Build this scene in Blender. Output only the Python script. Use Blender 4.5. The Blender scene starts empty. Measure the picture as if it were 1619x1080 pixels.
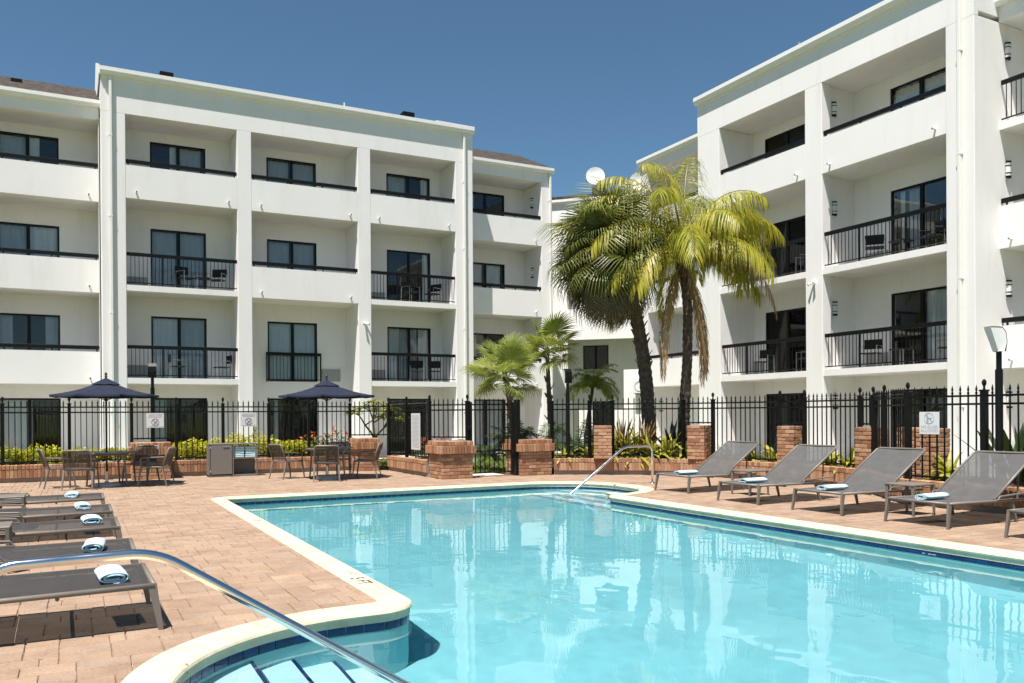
import bpy, math, random
from mathutils import Vector, Matrix, Euler, noise
from mathutils.geometry import tessellate_polygon
random.seed(7)
R = math.radians
sc = bpy.context.scene
COL = sc.collection

# ------------------------------------------------------------------ camera
cam_d = bpy.data.cameras.new('camera')
cam = bpy.data.objects.new('camera', cam_d); COL.objects.link(cam); sc.camera = cam
yaw, pitch, roll = R(27.5), R(-0.19), R(-0.37)
F = Vector((math.sin(yaw)*math.cos(pitch), math.cos(yaw)*math.cos(pitch), math.sin(pitch)))
RT = Vector((math.cos(yaw), -math.sin(yaw), 0)); UP = RT.cross(F)
RX = RT*math.cos(roll) + UP*math.sin(roll); UX = UP*math.cos(roll) - RT*math.sin(roll)
cam.matrix_world = Matrix(((RX.x, UX.x, -F.x, 0), (RX.y, UX.y, -F.y, 0), (RX.z, UX.z, -F.z, 1.5), (0, 0, 0, 1)))
cam_d.sensor_width = 36; cam_d.lens = 1327.36/1619*36; cam_d.shift_y = 119.38/1619
cam_d.clip_start = .05; cam_d.clip_end = 3000

# ------------------------------------------------------------------ sky, sun, exposure
SUN_D = Vector((.325, .24, -1)).normalized()
elev = math.asin(-SUN_D.z)
w = bpy.data.worlds.new('World'); sc.world = w; w.use_nodes = True
nt = w.node_tree; bg = nt.nodes['Background']
sky = nt.nodes.new('ShaderNodeTexSky'); sky.sky_type = 'NISHITA'; sky.sun_disc = False
sky.sun_elevation = elev; sky.sun_rotation = math.atan2(-SUN_D.x, -SUN_D.y)
sky.air_density = .9; sky.dust_density = .3; sky.ozone_density = 3.2; sky.altitude = 0
tint = nt.nodes.new('ShaderNodeMix'); tint.data_type = 'RGBA'; tint.blend_type = 'MULTIPLY'; tint.inputs[0].default_value = 1; tint.inputs[7].default_value = (.79, .975, .965, 1)
nt.links.new(sky.outputs[0], tint.inputs[6]); nt.links.new(tint.outputs[2], bg.inputs[0]); bg.inputs[1].default_value = .060
sun_l = bpy.data.lights.new('sun', 'SUN'); sun_l.energy = 4.8; sun_l.angle = R(.5); sun_l.color = (1, .95, .895)
sun = bpy.data.objects.new('sun', sun_l); COL.objects.link(sun); sun.location = (-6, -4, 18)
sun.rotation_euler = SUN_D.to_track_quat('-Z', 'Y').to_euler()
sun_l.cycles.is_caustics_light = True
sc.view_settings.view_transform = 'Standard'; sc.view_settings.look = 'None'
sc.view_settings.exposure = .87; sc.view_settings.gamma = 1
sc.cycles.use_denoising = True; sc.cycles.max_bounces = 10; sc.cycles.diffuse_bounces = 4
sc.cycles.glossy_bounces = 4; sc.cycles.transmission_bounces = 8; sc.cycles.transparent_max_bounces = 16
sc.cycles.sample_clamp_indirect = 8; sc.cycles.caustics_reflective = False

# ------------------------------------------------------------------ materials
def nmat(name):
    m = bpy.data.materials.new(name); m.use_nodes = True
    return m, m.node_tree, m.node_tree.nodes['Principled BSDF']
def N(nt, t, **kw):
    n = nt.nodes.new('ShaderNode'+t)
    for k, v in kw.items():
        if k in n.inputs: n.inputs[k].default_value = v
        else: setattr(n, k, v)
    return n
def ramp(nt, src, stops):
    r = N(nt, 'ValToRGB'); e = r.color_ramp.elements
    while len(e) < len(stops): e.new(.5)
    for i, (p, c) in enumerate(stops): e[i].position = p; e[i].color = (*c, 1)
    nt.links.new(src, r.inputs[0]); return r.outputs[0]
def mix(nt, a, b, fac, mode='MIX'):
    m = N(nt, 'Mix', data_type='RGBA', blend_type=mode)
    for s, v in ((0, fac), (6, a), (7, b)):
        if hasattr(v, 'default_value') or hasattr(v, 'links'): nt.links.new(v, m.inputs[s])
        elif isinstance(v, (int, float)): m.inputs[s].default_value = v
        else: m.inputs[s].default_value = (*v, 1)
    return m.outputs[2]
def bump(nt, p, h, strength, dist):
    b = N(nt, 'Bump', Strength=strength, Distance=dist); nt.links.new(h, b.inputs['Height']); nt.links.new(b.outputs[0], p.inputs['Normal'])
def mat(name, c, rough=.6, metal=0, var=.08, scale=6, bmp=0, bscale=60, rnd=0, spec=.5):
    """one colour with soft uneven tone (object space), optional grain relief, optional per-object tone"""
    m, nt, p = nmat(name); tc = N(nt, 'TexCoord'); geo = N(nt, 'NewGeometry')
    n = N(nt, 'TexNoise', Scale=scale, Detail=5.0, Roughness=.6); nt.links.new(geo.outputs['Position'], n.inputs['Vector'])
    lo = tuple(x*(1-var) for x in c); hi = tuple(min(1, x*(1+var)) for x in c)
    col = ramp(nt, n.outputs['Fac'], ((.3, lo), (.7, hi)))
    if rnd:
        oi = N(nt, 'ObjectInfo'); g = ramp(nt, oi.outputs['Random'], ((0, (1-rnd,)*3), (1, (1+rnd,)*3)))
        col = mix(nt, col, g, 1.0, 'MULTIPLY')
    nt.links.new(col, p.inputs['Base Color']); p.inputs['Roughness'].default_value = rough; p.inputs['Metallic'].default_value = metal
    p.inputs['Specular IOR Level'].default_value = spec
    if bmp:
        b = N(nt, 'TexNoise', Scale=bscale, Detail=3.0); nt.links.new(geo.outputs['Position'], b.inputs['Vector']); bump(nt, p, b.outputs['Fac'], bmp, .01)
    return m
M = {}
def stucco(name, c):
    m, nt, p = nmat(name); geo = N(nt, 'NewGeometry')
    n = N(nt, 'TexNoise', Scale=.7, Detail=6.0, Roughness=.65); nt.links.new(geo.outputs['Position'], n.inputs['Vector'])
    mp = N(nt, 'Mapping'); mp.inputs['Scale'].default_value = (1.7, 1.7, .22); nt.links.new(geo.outputs['Position'], mp.inputs['Vector'])
    s = N(nt, 'TexNoise', Scale=1.2, Detail=6.0, Roughness=.7); nt.links.new(mp.outputs[0], s.inputs['Vector'])
    a = ramp(nt, n.outputs['Fac'], ((.3, tuple(x*.965 for x in c)), (.65, c)))
    st = ramp(nt, s.outputs['Fac'], ((.22, (.90, .893, .87)), (.47, (1, 1, 1))))
    nt.links.new(mix(nt, a, st, 1.0, 'MULTIPLY'), p.inputs['Base Color'])
    p.inputs['Roughness'].default_value = .85; p.inputs['Specular IOR Level'].default_value = .25
    b = N(nt, 'TexNoise', Scale=45.0, Detail=4.0); nt.links.new(geo.outputs['Position'], b.inputs['Vector']); bump(nt, p, b.outputs['Fac'], .25, .008)
    return m
M['stucco'] = stucco('white_stucco', (.81, .785, .765))
M['trim'] = mat('white_trim_paint', (.80, .78, .73), .5, var=.03, scale=2)
M['black'] = mat('black_metal', (.0055, .0055, .005), .42, var=.2, rnd=.1, spec=.22)
M['roof'] = mat('dark_shingles', (.062, .053, .045), .95, var=.55, scale=5, bmp=.5, bscale=22, spec=.1)
M['grille'] = mat('grey_vent_grille', (.30, .30, .29), .6, var=.05)
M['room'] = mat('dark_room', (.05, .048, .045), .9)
M['curtain'] = mat('white_sheer_curtain', (.95, .95, .95), .9, var=.03, scale=3)
M['curtain_dark'] = mat('grey_drape', (.58, .61, .65), .9, var=.05, scale=3)
M['mortar'] = mat('grey_mortar', (.30, .25, .21), .95, var=.15, bmp=.4)
M['soil'] = mat('mulch_soil', (.07, .045, .03), .95, var=.4, scale=20, bmp=1, bscale=25)
M['plaster'] = mat('pool_plaster', (.275, .635, .685), .8, var=.07, scale=1.7)
M['step_plaster'] = mat('white_pool_plaster', (.60, .82, .86), .8, var=.06, scale=2.5)
M['grout'] = mat('pale_grout', (.62, .60, .52), .9, var=.08)
M['tile'] = mat('navy_glazed_tile', (.006, .035, .12), .15, var=.3, scale=9, rnd=.25, spec=.35)
M['frame'] = mat('taupe_powder_coated_aluminium', (.17, .148, .125), .42, var=.06, rnd=.05)
M['alu'] = mat('brushed_aluminium', (.62, .62, .60), .32, metal=1, var=.05)
M['white_plastic'] = mat('white_plastic', (.72, .72, .70), .45, var=.04)
M['lens'] = mat('frosted_lamp_glass', (.75, .75, .72), .35, var=.05)
M['concrete'] = mat('pale_concrete', (.55, .53, .48), .9, var=.1, bmp=.3)
M['canvas'] = mat('navy_canvas', (.020, .025, .043), .9, var=.12, scale=4, bmp=.2, bscale=300, spec=.15)
M['wood'] = mat('dark_wood_pole', (.045, .028, .02), .45, var=.2)
M['trunk'] = mat('palm_trunk', (.105, .078, .058), .95, var=.5, scale=10, bmp=1, bscale=18)
M['boot'] = mat('old_leaf_base', (.12, .08, .05), .95, var=.4, scale=9, rnd=.3)
M['sign'] = mat('white_sign_face', (.66, .66, .65), .4, var=.02)
M['ink'] = mat('dark_sign_ink', (.06, .06, .065), .6, var=.02)
M['ink_pale'] = mat('grey_sign_ink', (.34, .34, .35), .6, var=.02)
M['cabinet'] = mat('taupe_cabinet', (.175, .16, .14), .5, var=.05)
M['orange'] = mat('orange_blossom', (.75, .20, .05), .7, var=.25, rnd=.2)
M['fruit'] = mat('orange_palm_fruit', (.72, .30, .03), .7, var=.3)
M['dish'] = mat('white_dish', (.78, .78, .77), .5, var=.02)

m, nt, p = nmat('polished_steel'); p.inputs['Metallic'].default_value = 1; p.inputs['Base Color'].default_value = (.78, .77, .74, 1)
n = N(nt, 'TexNoise', Scale=20.0, Detail=3.0); nt.links.new(ramp(nt, n.outputs['Fac'], ((.3, (.08,)*3), (.7, (.2,)*3))), p.inputs['Roughness']); M['steel'] = m

def leafmat(name, stops, trans=.35, rough=.45):
    m, nt, p = nmat(name); oi = N(nt, 'ObjectInfo'); geo = N(nt, 'NewGeometry')
    n = N(nt, 'TexNoise', Scale=3.5, Detail=3.0); nt.links.new(geo.outputs['Position'], n.inputs['Vector'])
    a = N(nt, 'Math', operation='MULTIPLY'); a.inputs[1].default_value = .55; nt.links.new(geo.outputs['Random Per Island'], a.inputs[0])
    b = N(nt, 'Math', operation='MULTIPLY_ADD'); b.inputs[1].default_value = .6; nt.links.new(n.outputs['Fac'], b.inputs[0]); nt.links.new(a.outputs[0], b.inputs[2])
    c = N(nt, 'Math', operation='MULTIPLY_ADD'); c.inputs[1].default_value = .25; nt.links.new(oi.outputs['Random'], c.inputs[0]); nt.links.new(b.outputs[0], c.inputs[2])
    d = N(nt, 'Math', operation='MULTIPLY'); d.inputs[1].default_value = .75; nt.links.new(c.outputs[0], d.inputs[0])
    col = ramp(nt, d.outputs[0], stops); nt.links.new(col, p.inputs['Base Color']); p.inputs['Roughness'].default_value = rough
    t = N(nt, 'BsdfTranslucent'); nt.links.new(mix(nt, col, (1.0, 1.0, .55), 1.0, 'MULTIPLY'), t.inputs['Color'])
    mx = N(nt, 'MixShader'); mx.inputs[0].default_value = trans
    nt.links.new(p.outputs[0], mx.inputs[1]); nt.links.new(t.outputs[0], mx.inputs[2]); nt.links.new(mx.outputs[0], nt.nodes['Material Output'].inputs[0])
    return m
M['leaf_fan'] = leafmat('sabal_leaf', ((.15, (.065, .09, .02)), (.5, (.16, .18, .045)), (.85, (.38, .34, .10))), .3)
M['leaf_fan_old'] = leafmat('old_sabal_leaf', ((.15, (.10, .075, .035)), (.5, (.14, .12, .05)), (.85, (.22, .18, .09))), .2)
M['leaf_queen'] = leafmat('queen_palm_leaf', ((.15, (.15, .20, .02)), (.5, (.34, .34, .035)), (.85, (.54, .44, .05))), .42)
M['leaf_dead'] = leafmat('dead_palm_leaf', ((.15, (.20, .12, .05)), (.5, (.34, .21, .09)), (.85, (.46, .32, .16))), .2, .8)
M['leaf_young'] = leafmat('young_fan_leaf', ((.15, (.11, .16, .03)), (.5, (.27, .32, .07)), (.85, (.50, .48, .16))), .45)
M['leaf_hedge'] = leafmat('yellow_hedge_leaf', ((.15, (.20, .23, .02)), (.5, (.45, .44, .03)), (.85, (.62, .56, .06))), .4)
M['leaf_dark'] = leafmat('dark_green_leaf', ((.15, (.02, .04, .015)), (.5, (.045, .08, .025)), (.85, (.09, .13, .04))), .25)
M['leaf_ginger'] = leafmat('variegated_ginger_leaf', ((.15, (.14, .19, .03)), (.5, (.36, .36, .05)), (.85, (.60, .52, .14))), .4)
M['leaf_mid'] = leafmat('mid_green_leaf', ((.15, (.04, .08, .02)), (.5, (.09, .15, .035)), (.85, (.16, .22, .06))), .35)
M['leaf_red'] = leafmat('bronze_croton_leaf', ((.15, (.10, .05, .03)), (.5, (.18, .10, .04)), (.85, (.30, .22, .06))), .3)
M['grass'] = leafmat('grass_blade', ((.15, (.07, .12, .02)), (.5, (.14, .20, .035)), (.85, (.24, .28, .06))), .3)

m, nt, p = nmat('window_glass'); nt.nodes.remove(p)
fr = N(nt, 'Fresnel', IOR=1.5); tr = N(nt, 'BsdfTransparent'); tr.inputs[0].default_value = (.955, .97, .98, 1); gl = N(nt, 'BsdfGlossy', Roughness=.0); mx = N(nt, 'MixShader')
nz = N(nt, 'TexNoise', Scale=1.3, Detail=1.0); geo = N(nt, 'NewGeometry'); nt.links.new(geo.outputs['Position'], nz.inputs['Vector'])
bp = N(nt, 'Bump', Strength=.04, Distance=.05); nt.links.new(nz.outputs['Fac'], bp.inputs['Height']); nt.links.new(bp.outputs[0], gl.inputs['Normal'])
nt.links.new(fr.outputs[0], mx.inputs[0]); nt.links.new(tr.outputs[0], mx.inputs[1]); nt.links.new(gl.outputs[0], mx.inputs[2]); nt.links.new(mx.outputs[0], nt.nodes['Material Output'].inputs[0]); M['glass'] = m

def slingmat(name, c, see):
    m, nt, p = nmat(name); tc = N(nt, 'TexCoord'); n = N(nt, 'TexNoise', Scale=5.0, Detail=4.0); nt.links.new(tc.outputs['Object'], n.inputs['Vector'])
    nt.links.new(ramp(nt, n.outputs['Fac'], ((.3, tuple(x*.88 for x in c)), (.7, tuple(x*1.1 for x in c)))), p.inputs['Base Color']); p.inputs['Roughness'].default_value = .7; p.inputs['Specular IOR Level'].default_value = .3
    b = N(nt, 'TexNoise', Scale=420.0); nt.links.new(tc.outputs['Object'], b.inputs['Vector']); bump(nt, p, b.outputs['Fac'], .3, .002)
    t = N(nt, 'BsdfTransparent'); mx = N(nt, 'MixShader'); mx.inputs[0].default_value = see
    nt.links.new(p.outputs[0], mx.inputs[1]); nt.links.new(t.outputs[0], mx.inputs[2]); nt.links.new(mx.outputs[0], nt.nodes['Material Output'].inputs[0]); return m
M['sling'] = slingmat('grey_mesh_sling', (.094, .092, .09), .09)
M['sling_dark'] = slingmat('charcoal_mesh_sling', (.045, .042, .040), .12)
M['chair_sling'] = slingmat('brown_mesh_sling', (.075, .062, .052), .22)
M['black_sling'] = slingmat('black_sling', (.015, .015, .016), .05)

# towel
m, nt, p = nmat('pale_blue_towel'); tc = N(nt, 'TexCoord'); n = N(nt, 'TexNoise', Scale=160.0, Detail=3.0); nt.links.new(tc.outputs['Object'], n.inputs['Vector'])
p.inputs['Base Color'].default_value = (.56, .74, .80, 1); p.inputs['Roughness'].default_value = .95; p.inputs['Specular IOR Level'].default_value = .1; bump(nt, p, n.outputs['Fac'], 1, .006); M['towel'] = m

# brick: each brick takes its own tone
m, nt, p = nmat('orange_brick'); oi = N(nt, 'ObjectInfo'); geo = N(nt, 'NewGeometry')
n = N(nt, 'TexNoise', Scale=28.0, Detail=6.0, Roughness=.7); nt.links.new(geo.outputs['Position'], n.inputs['Vector'])
c1 = ramp(nt, oi.outputs['Random'], ((0, (.26, .125, .07)), (.3, (.36, .18, .10)), (.65, (.44, .235, .13)), (1, (.50, .31, .185))))
c2 = ramp(nt, n.outputs['Fac'], ((.3, (.72, .7, .68)), (.55, (1, 1, 1)), (.75, (1.12, 1.1, 1.06))))
nt.links.new(mix(nt, c1, c2, 1.0, 'MULTIPLY'), p.inputs['Base Color']); p.inputs['Roughness'].default_value = .9; p.inputs['Specular IOR Level'].default_value = .2
bump(nt, p, n.outputs['Fac'], .6, .01); M['brick'] = m

# pavers: tone from the object (single pavers) or from the 'tone' attribute (joined ones)
m, nt, p = nmat('tumbled_paver'); oi = N(nt, 'ObjectInfo'); geo = N(nt, 'NewGeometry'); at = N(nt, 'Attribute', attribute_name='tone')
add = N(nt, 'Math', operation='ADD'); nt.links.new(oi.outputs['Random'], add.inputs[0]); nt.links.new(at.outputs['Fac'], add.inputs[1])
fr = N(nt, 'Math', operation='FRACT'); nt.links.new(add.outputs[0], fr.inputs[0])
c1 = ramp(nt, fr.outputs[0], ((0, (.29, .20, .142)), (.3, (.33, .228, .16)), (.6, (.35, .243, .17)), (.85, (.312, .224, .168)), (1, (.375, .265, .185))))
n = N(nt, 'TexNoise', Scale=55.0, Detail=5.0, Roughness=.75); nt.links.new(geo.outputs['Position'], n.inputs['Vector'])
n2 = N(nt, 'TexNoise', Scale=2.2, Detail=7.0, Roughness=.68); nt.links.new(geo.outputs['Position'], n2.inputs['Vector'])
c2 = ramp(nt, n.outputs['Fac'], ((.30, (.66, .65, .64)), (.5, (1, 1, 1)), (.72, (1.2, 1.18, 1.15))))
c3 = ramp(nt, n2.outputs['Fac'], ((.33, (.78, .76, .74)), (.5, (.97, .97, .96)), (.66, (1.08, 1.07, 1.05))))
nt.links.new(mix(nt, mix(nt, c1, c2, 1.0, 'MULTIPLY'), c3, 1.0, 'MULTIPLY'), p.inputs['Base Color']); p.inputs['Roughness'].default_value = .9; p.inputs['Specular IOR Level'].default_value = .2
bump(nt, p, n.outputs['Fac'], .5, .006); M['paver'] = m
M['sand'] = mat('joint_sand', (.28, .205, .15), .95, var=.6, scale=5)

# coping
m, nt, p = nmat('cream_coping'); geo = N(nt, 'NewGeometry'); oi = N(nt, 'ObjectInfo')
n = N(nt, 'TexNoise', Scale=7.0, Detail=6.0, Roughness=.65); nt.links.new(geo.outputs['Position'], n.inputs['Vector'])
c1 = ramp(nt, n.outputs['Fac'], ((.3, (.50, .43, .29)), (.55, (.62, .545, .385)), (.75, (.66, .60, .45))))
c2 = ramp(nt, oi.outputs['Random'], ((0, (.93, .92, .9)), (1, (1.05, 1.05, 1.05))))
nt.links.new(mix(nt, c1, c2, 1.0, 'MULTIPLY'), p.inputs['Base Color']); p.inputs['Roughness'].default_value = .8; p.inputs['Specular IOR Level'].default_value = .3
b = N(nt, 'TexNoise', Scale=90.0, Detail=3.0); nt.links.new(geo.outputs['Position'], b.inputs['Vector']); bump(nt, p, b.outputs['Fac'], .3, .005); M['coping'] = m

# water: clear refracting surface; the wave relief is in the mesh
m, nt, p = nmat('pool_water'); nt.nodes.remove(p)
g = N(nt, 'BsdfGlass', Roughness=0.0, IOR=1.333); g.inputs['Color'].default_value = (.86, .975, 1, 1)
nt.links.new(g.outputs[0], nt.nodes['Material Output'].inputs[0]); M['water'] = m

# lawn and ground
m, nt, p = nmat('lawn_ground'); geo = N(nt, 'NewGeometry'); n = N(nt, 'TexNoise', Scale=9.0, Detail=8.0, Roughness=.75); nt.links.new(geo.outputs['Position'], n.inputs['Vector'])
nt.links.new(ramp(nt, n.outputs['Fac'], ((.3, (.06, .085, .02)), (.5, (.11, .15, .03)), (.72, (.2, .22, .06)))), p.inputs['Base Color']); p.inputs['Roughness'].default_value = .95
bump(nt, p, n.outputs['Fac'], 1, .05); M['lawn'] = m

# ------------------------------------------------------------------ mesh helpers
class MB:
    def __init__(s): s.v = []; s.f = []
    def add(s, vs, fs):
        o = len(s.v); s.v += [tuple(x) for x in vs]; s.f += [tuple(i+o for i in q) for q in fs]; return s
    def box(s, a, b, c=0):
        (x0, y0, z0), (x1, y1, z1) = a, b
        if not c:
            return s.add([(x, y, z) for z in (z0, z1) for y in (y0, y1) for x in (x0, x1)],
                         [(0, 2, 3, 1), (4, 5, 7, 6), (0, 1, 5, 4), (2, 6, 7, 3), (0, 4, 6, 2), (1, 3, 7, 5)])
        vs = []; idx = {}
        for sx in (0, 1):
            for sy in (0, 1):
                for sz in (0, 1):
                    X, Y, Z = (x0, x1)[sx], (y0, y1)[sy], (z0, z1)[sz]; dx, dy, dz = (c, -c)[sx], (c, -c)[sy], (c, -c)[sz]
                    for k, q in enumerate(((X, Y+dy, Z+dz), (X+dx, Y, Z+dz), (X+dx, Y+dy, Z))): idx[sx, sy, sz, k] = len(vs); vs.append(q)
        g = lambda *k: idx[k]
        fs = []
        for a_ in (0, 1):
            fs.append([g(a_, 0, 0, 0), g(a_, 1, 0, 0), g(a_, 1, 1, 0), g(a_, 0, 1, 0)])
            fs.append([g(0, a_, 0, 1), g(1, a_, 0, 1), g(1, a_, 1, 1), g(0, a_, 1, 1)])
            fs.append([g(0, 0, a_, 2), g(1, 0, a_, 2), g(1, 1, a_, 2), g(0, 1, a_, 2)])
            for b_ in (0, 1):
                fs.append([g(a_, b_, 0, 0), g(a_, b_, 1, 0), g(a_, b_, 1, 1), g(a_, b_, 0, 1)])
                fs.append([g(a_, 0, b_, 0), g(a_, 1, b_, 0), g(a_, 1, b_, 2), g(a_, 0, b_, 2)])
                fs.append([g(0, a_, b_, 1), g(1, a_, b_, 1), g(1, a_, b_, 2), g(0, a_, b_, 2)])
                for c_ in (0, 1): fs.append([g(a_, b_, c_, 0), g(a_, b_, c_, 1), g(a_, b_, c_, 2)])
        ctr = Vector(((x0+x1)/2, (y0+y1)/2, (z0+z1)/2)); out = []
        for q in fs:
            P = [Vector(vs[i]) for i in q]; nn = (P[1]-P[0]).cross(P[2]-P[0]); mid = sum(P, Vector())/len(P)
            out.append(tuple(q) if nn.dot(mid-ctr) > 0 else tuple(reversed(q)))
        return s.add(vs, out)
    def tube(s, pts, r, n=10, cap=True):
        pts = [Vector(q) for q in pts]; rs = r if isinstance(r, (list, tuple)) else [r]*len(pts); rings = []
        t0 = (pts[1]-pts[0]).normalized(); a = t0.orthogonal().normalized()
        for i, q in enumerate(pts):
            t = (pts[min(i+1, len(pts)-1)]-pts[max(i-1, 0)]).normalized()
            a = (a-t*a.dot(t)).normalized(); b = t.cross(a)
            rings.append([q+(a*math.cos(2*math.pi*k/n)+b*math.sin(2*math.pi*k/n))*rs[i] for k in range(n)])
        fs = [(i*n+k, i*n+(k+1) % n, (i+1)*n+(k+1) % n, (i+1)*n+k) for i in range(len(pts)-1) for k in range(n)]
        if cap: fs += [tuple(reversed(range(n))), tuple(range((len(pts)-1)*n, len(pts)*n))]
        return s.add([q for r_ in rings for q in r_], fs)
    def bar(s, p0, p1, w0, d0, w1=None, d1=None, up=(0, 0, 1)):
        """a straight four-sided bar that may taper"""
        p0, p1 = Vector(p0), Vector(p1); t = (p1-p0).normalized(); up = Vector(up)
        if abs(t.dot(up)) > .98: up = Vector((1, 0, 0))
        a = t.cross(up).normalized(); b = a.cross(t); w1 = w1 or w0; d1 = d1 or d0; vs = []
        for q, ww, dd in ((p0, w0, d0), (p1, w1, d1)):
            vs += [q+a*(sx*ww/2)+b*(sy*dd/2) for sx, sy in ((-1, -1), (1, -1), (1, 1), (-1, 1))]
        return s.add(vs, [(3, 2, 1, 0), (4, 5, 6, 7), (0, 1, 5, 4), (1, 2, 6, 5), (2, 3, 7, 6), (3, 0, 4, 7)])
    def lathe(s, prof, n=16, c=(0, 0)):
        vs = [(c[0]+r*math.cos(2*math.pi*k/n), c[1]+r*math.sin(2*math.pi*k/n), z) for r, z in prof for k in range(n)]
        fs = [(i*n+k, i*n+(k+1) % n, (i+1)*n+(k+1) % n, (i+1)*n+k) for i in range(len(prof)-1) for k in range(n)]
        return s.add(vs, fs)
    def leaf(s, base, d, up, L, w, droop=.3, segs=3, fold=.0):
        """one blade: a strip that tapers at both ends and bends down"""
        base, d, up = Vector(base), Vector(d).normalized(), Vector(up); side = d.cross(up)
        if side.length < 1e-4: side = d.orthogonal()
        side.normalize(); vs = [base]; fs = []; p_ = base.copy(); dd = d.copy()
        for i in range(1, segs+1):
            dd = (dd+Vector((0, 0, -droop/segs))).normalized(); p_ = p_+dd*(L/segs); t = i/segs
            if i == segs: vs.append(p_.copy())
            else:
                ww = w*math.sin(math.pi*(.18+.72*t))/2; vs += [p_-side*ww, p_+side*ww]
        fs.append((0, 1, 2)); 
        for i in range(1, segs-1): fs.append((2*i-1, 2*i+1, 2*i+2, 2*i))
        fs.append((2*segs-3, 2*segs-1, 2*segs-2) if segs > 1 else (0, 1, 1))
        return s.add(vs, fs if segs > 1 else [])
    def mesh(s, name, m, smooth=False):
        me = bpy.data.meshes.new(name); me.from_pydata(s.v, [], s.f); me.materials.append(M[m] if isinstance(m, str) else m)
        if smooth: me.polygons.foreach_set('use_smooth', [True]*len(me.polygons))
        me.update(); return me
    def build(s, name, m, parent=None, loc=(0, 0, 0), rot=(0, 0, 0), smooth=False):
        return put(name, s.mesh(name, m, smooth), parent, loc, rot)
def put(name, me, parent=None, loc=(0, 0, 0), rot=(0, 0, 0), scale=None):
    o = bpy.data.objects.new(name, me); COL.objects.link(o); o.parent = parent; o.location = loc; o.rotation_euler = rot
    if scale: o.scale = scale
    return o
def tag(o, label, cat, group=None, kind=None):
    if label: o['label'] = label
    if cat: o['category'] = cat
    if group: o['group'] = group
    if kind: o['kind'] = kind
    return o
def thing(name, label, cat, loc=(0, 0, 0), rz=0, group=None):
    o = put(name, None, None, loc, (0, 0, rz)); return tag(o, label, cat, group)
def struct(o): o['kind'] = 'structure'; return o
def stuff(o): o['kind'] = 'stuff'; return o
def copy_tree(o, parent=None):
    c = o.copy(); COL.objects.link(c); c.parent = parent
    for ch in [x for x in KIDS.get(o.name, [])]: copy_tree(ch, c)
    return c
KIDS = {}
def index_kids():
    KIDS.clear()
    for o in bpy.data.objects:
        if o.parent: KIDS.setdefault(o.parent.name, []).append(o)
def text_mesh(name, body, size, m, parent, loc, rot, extrude=.0006, align='CENTER', spacing=1.0):
    cu = bpy.data.curves.new(name, 'FONT'); cu.body = body; cu.size = size; cu.extrude = extrude; cu.align_x = align; cu.space_character = spacing; cu.offset = .0035 if size > .14 else 0
    t = bpy.data.objects.new(name, cu); COL.objects.link(t); dg = bpy.context.evaluated_depsgraph_get()
    me = bpy.data.meshes.new_from_object(t.evaluated_get(dg)); bpy.data.objects.remove(t); bpy.data.curves.remove(cu)
    me.materials.clear(); me.materials.append(M[m]); return put(name, me, parent, loc, rot)
def flat(name, outer, holes, z, m):
    rings = [[Vector((x, y, 0)) for x, y in outer]]+[[Vector((x, y, 0)) for x, y in h] for h in holes]
    pts = [q for r_ in rings for q in r_]; tri = tessellate_polygon(rings); mb = MB()
    fs = []
    for a, b, c in tri:
        nn = (pts[b]-pts[a]).cross(pts[c]-pts[a]); fs.append((a, b, c) if nn.z > 0 else (a, c, b))
    mb.add([(q.x, q.y, z) for q in pts], fs); return mb.build(name, m)
def inside(x, y, poly):
    c = False; j = len(poly)-1
    for i in range(len(poly)):
        xi, yi = poly[i]; xj, yj = poly[j]
        if (yi > y) != (yj > y) and x < (xj-xi)*(y-yi)/(yj-yi)+xi: c = not c
        j = i
    return c

# ------------------------------------------------------------------ pool outline (plan, edge of the coping)
def fillet(ctrl):
    out = []; n = len(ctrl)
    for i, (x, y, r) in enumerate(ctrl):
        p_ = Vector((x, y)); a = (Vector(ctrl[i-1][:2])-p_); b = (Vector(ctrl[(i+1) % n][:2])-p_); a.normalize(); b.normalize()
        ang = a.angle(b); d = r/math.tan(ang/2); c = p_+(a+b).normalized()*(r/math.sin(ang/2)); s0 = p_+a*d-c; s1 = p_+b*d-c
        t0 = math.atan2(s0.y, s0.x); dt = math.atan2(s1.y, s1.x)-t0
        while dt > math.pi: dt -= 2*math.pi
        while dt < -math.pi: dt += 2*math.pi
        k = max(3, int(abs(dt)*r/.07))
        out += [(c.x+r*math.cos(t0+dt*j/k), c.y+r*math.sin(t0+dt*j/k)) for j in range(k+1)]
    return out
def resample(pts, step):
    out = []; n = len(pts)
    for i in range(n):
        a, b = Vector(pts[i]), Vector(pts[(i+1) % n]); L = (b-a).length; k = max(1, int(math.ceil(L/step)))
        out += [tuple(a.lerp(b, j/k)) for j in range(k)] if L > 1e-5 else []
    return out
POOL = resample(fillet([(2.42, 16.0, .12), (10.12, 16.0, 1.45), (10.12, 12.98, 1.3), (8.62, 12.98, .35), (8.62, 1.0, .2), (2.42, 1.0, .2),
                        (2.42, 2.75, .35), (.42, 2.75, 1.45), (.42, 6.17, 1.45), (2.42, 6.17, .35)]), .07)
NP = len(POOL)
AREA = sum(POOL[i][0]*POOL[(i+1) % NP][1]-POOL[(i+1) % NP][0]*POOL[i][1] for i in range(NP))
NRM = []
for i in range(NP):
    t = (Vector(POOL[(i+1) % NP])-Vector(POOL[i-1])).normalized(); nn = Vector((t.y, -t.x)); NRM.append(nn if AREA > 0 else -nn)   # away from the water
def offs(d): return [(POOL[i][0]+NRM[i].x*d, POOL[i][1]+NRM[i].y*d) for i in range(NP)]
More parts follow.
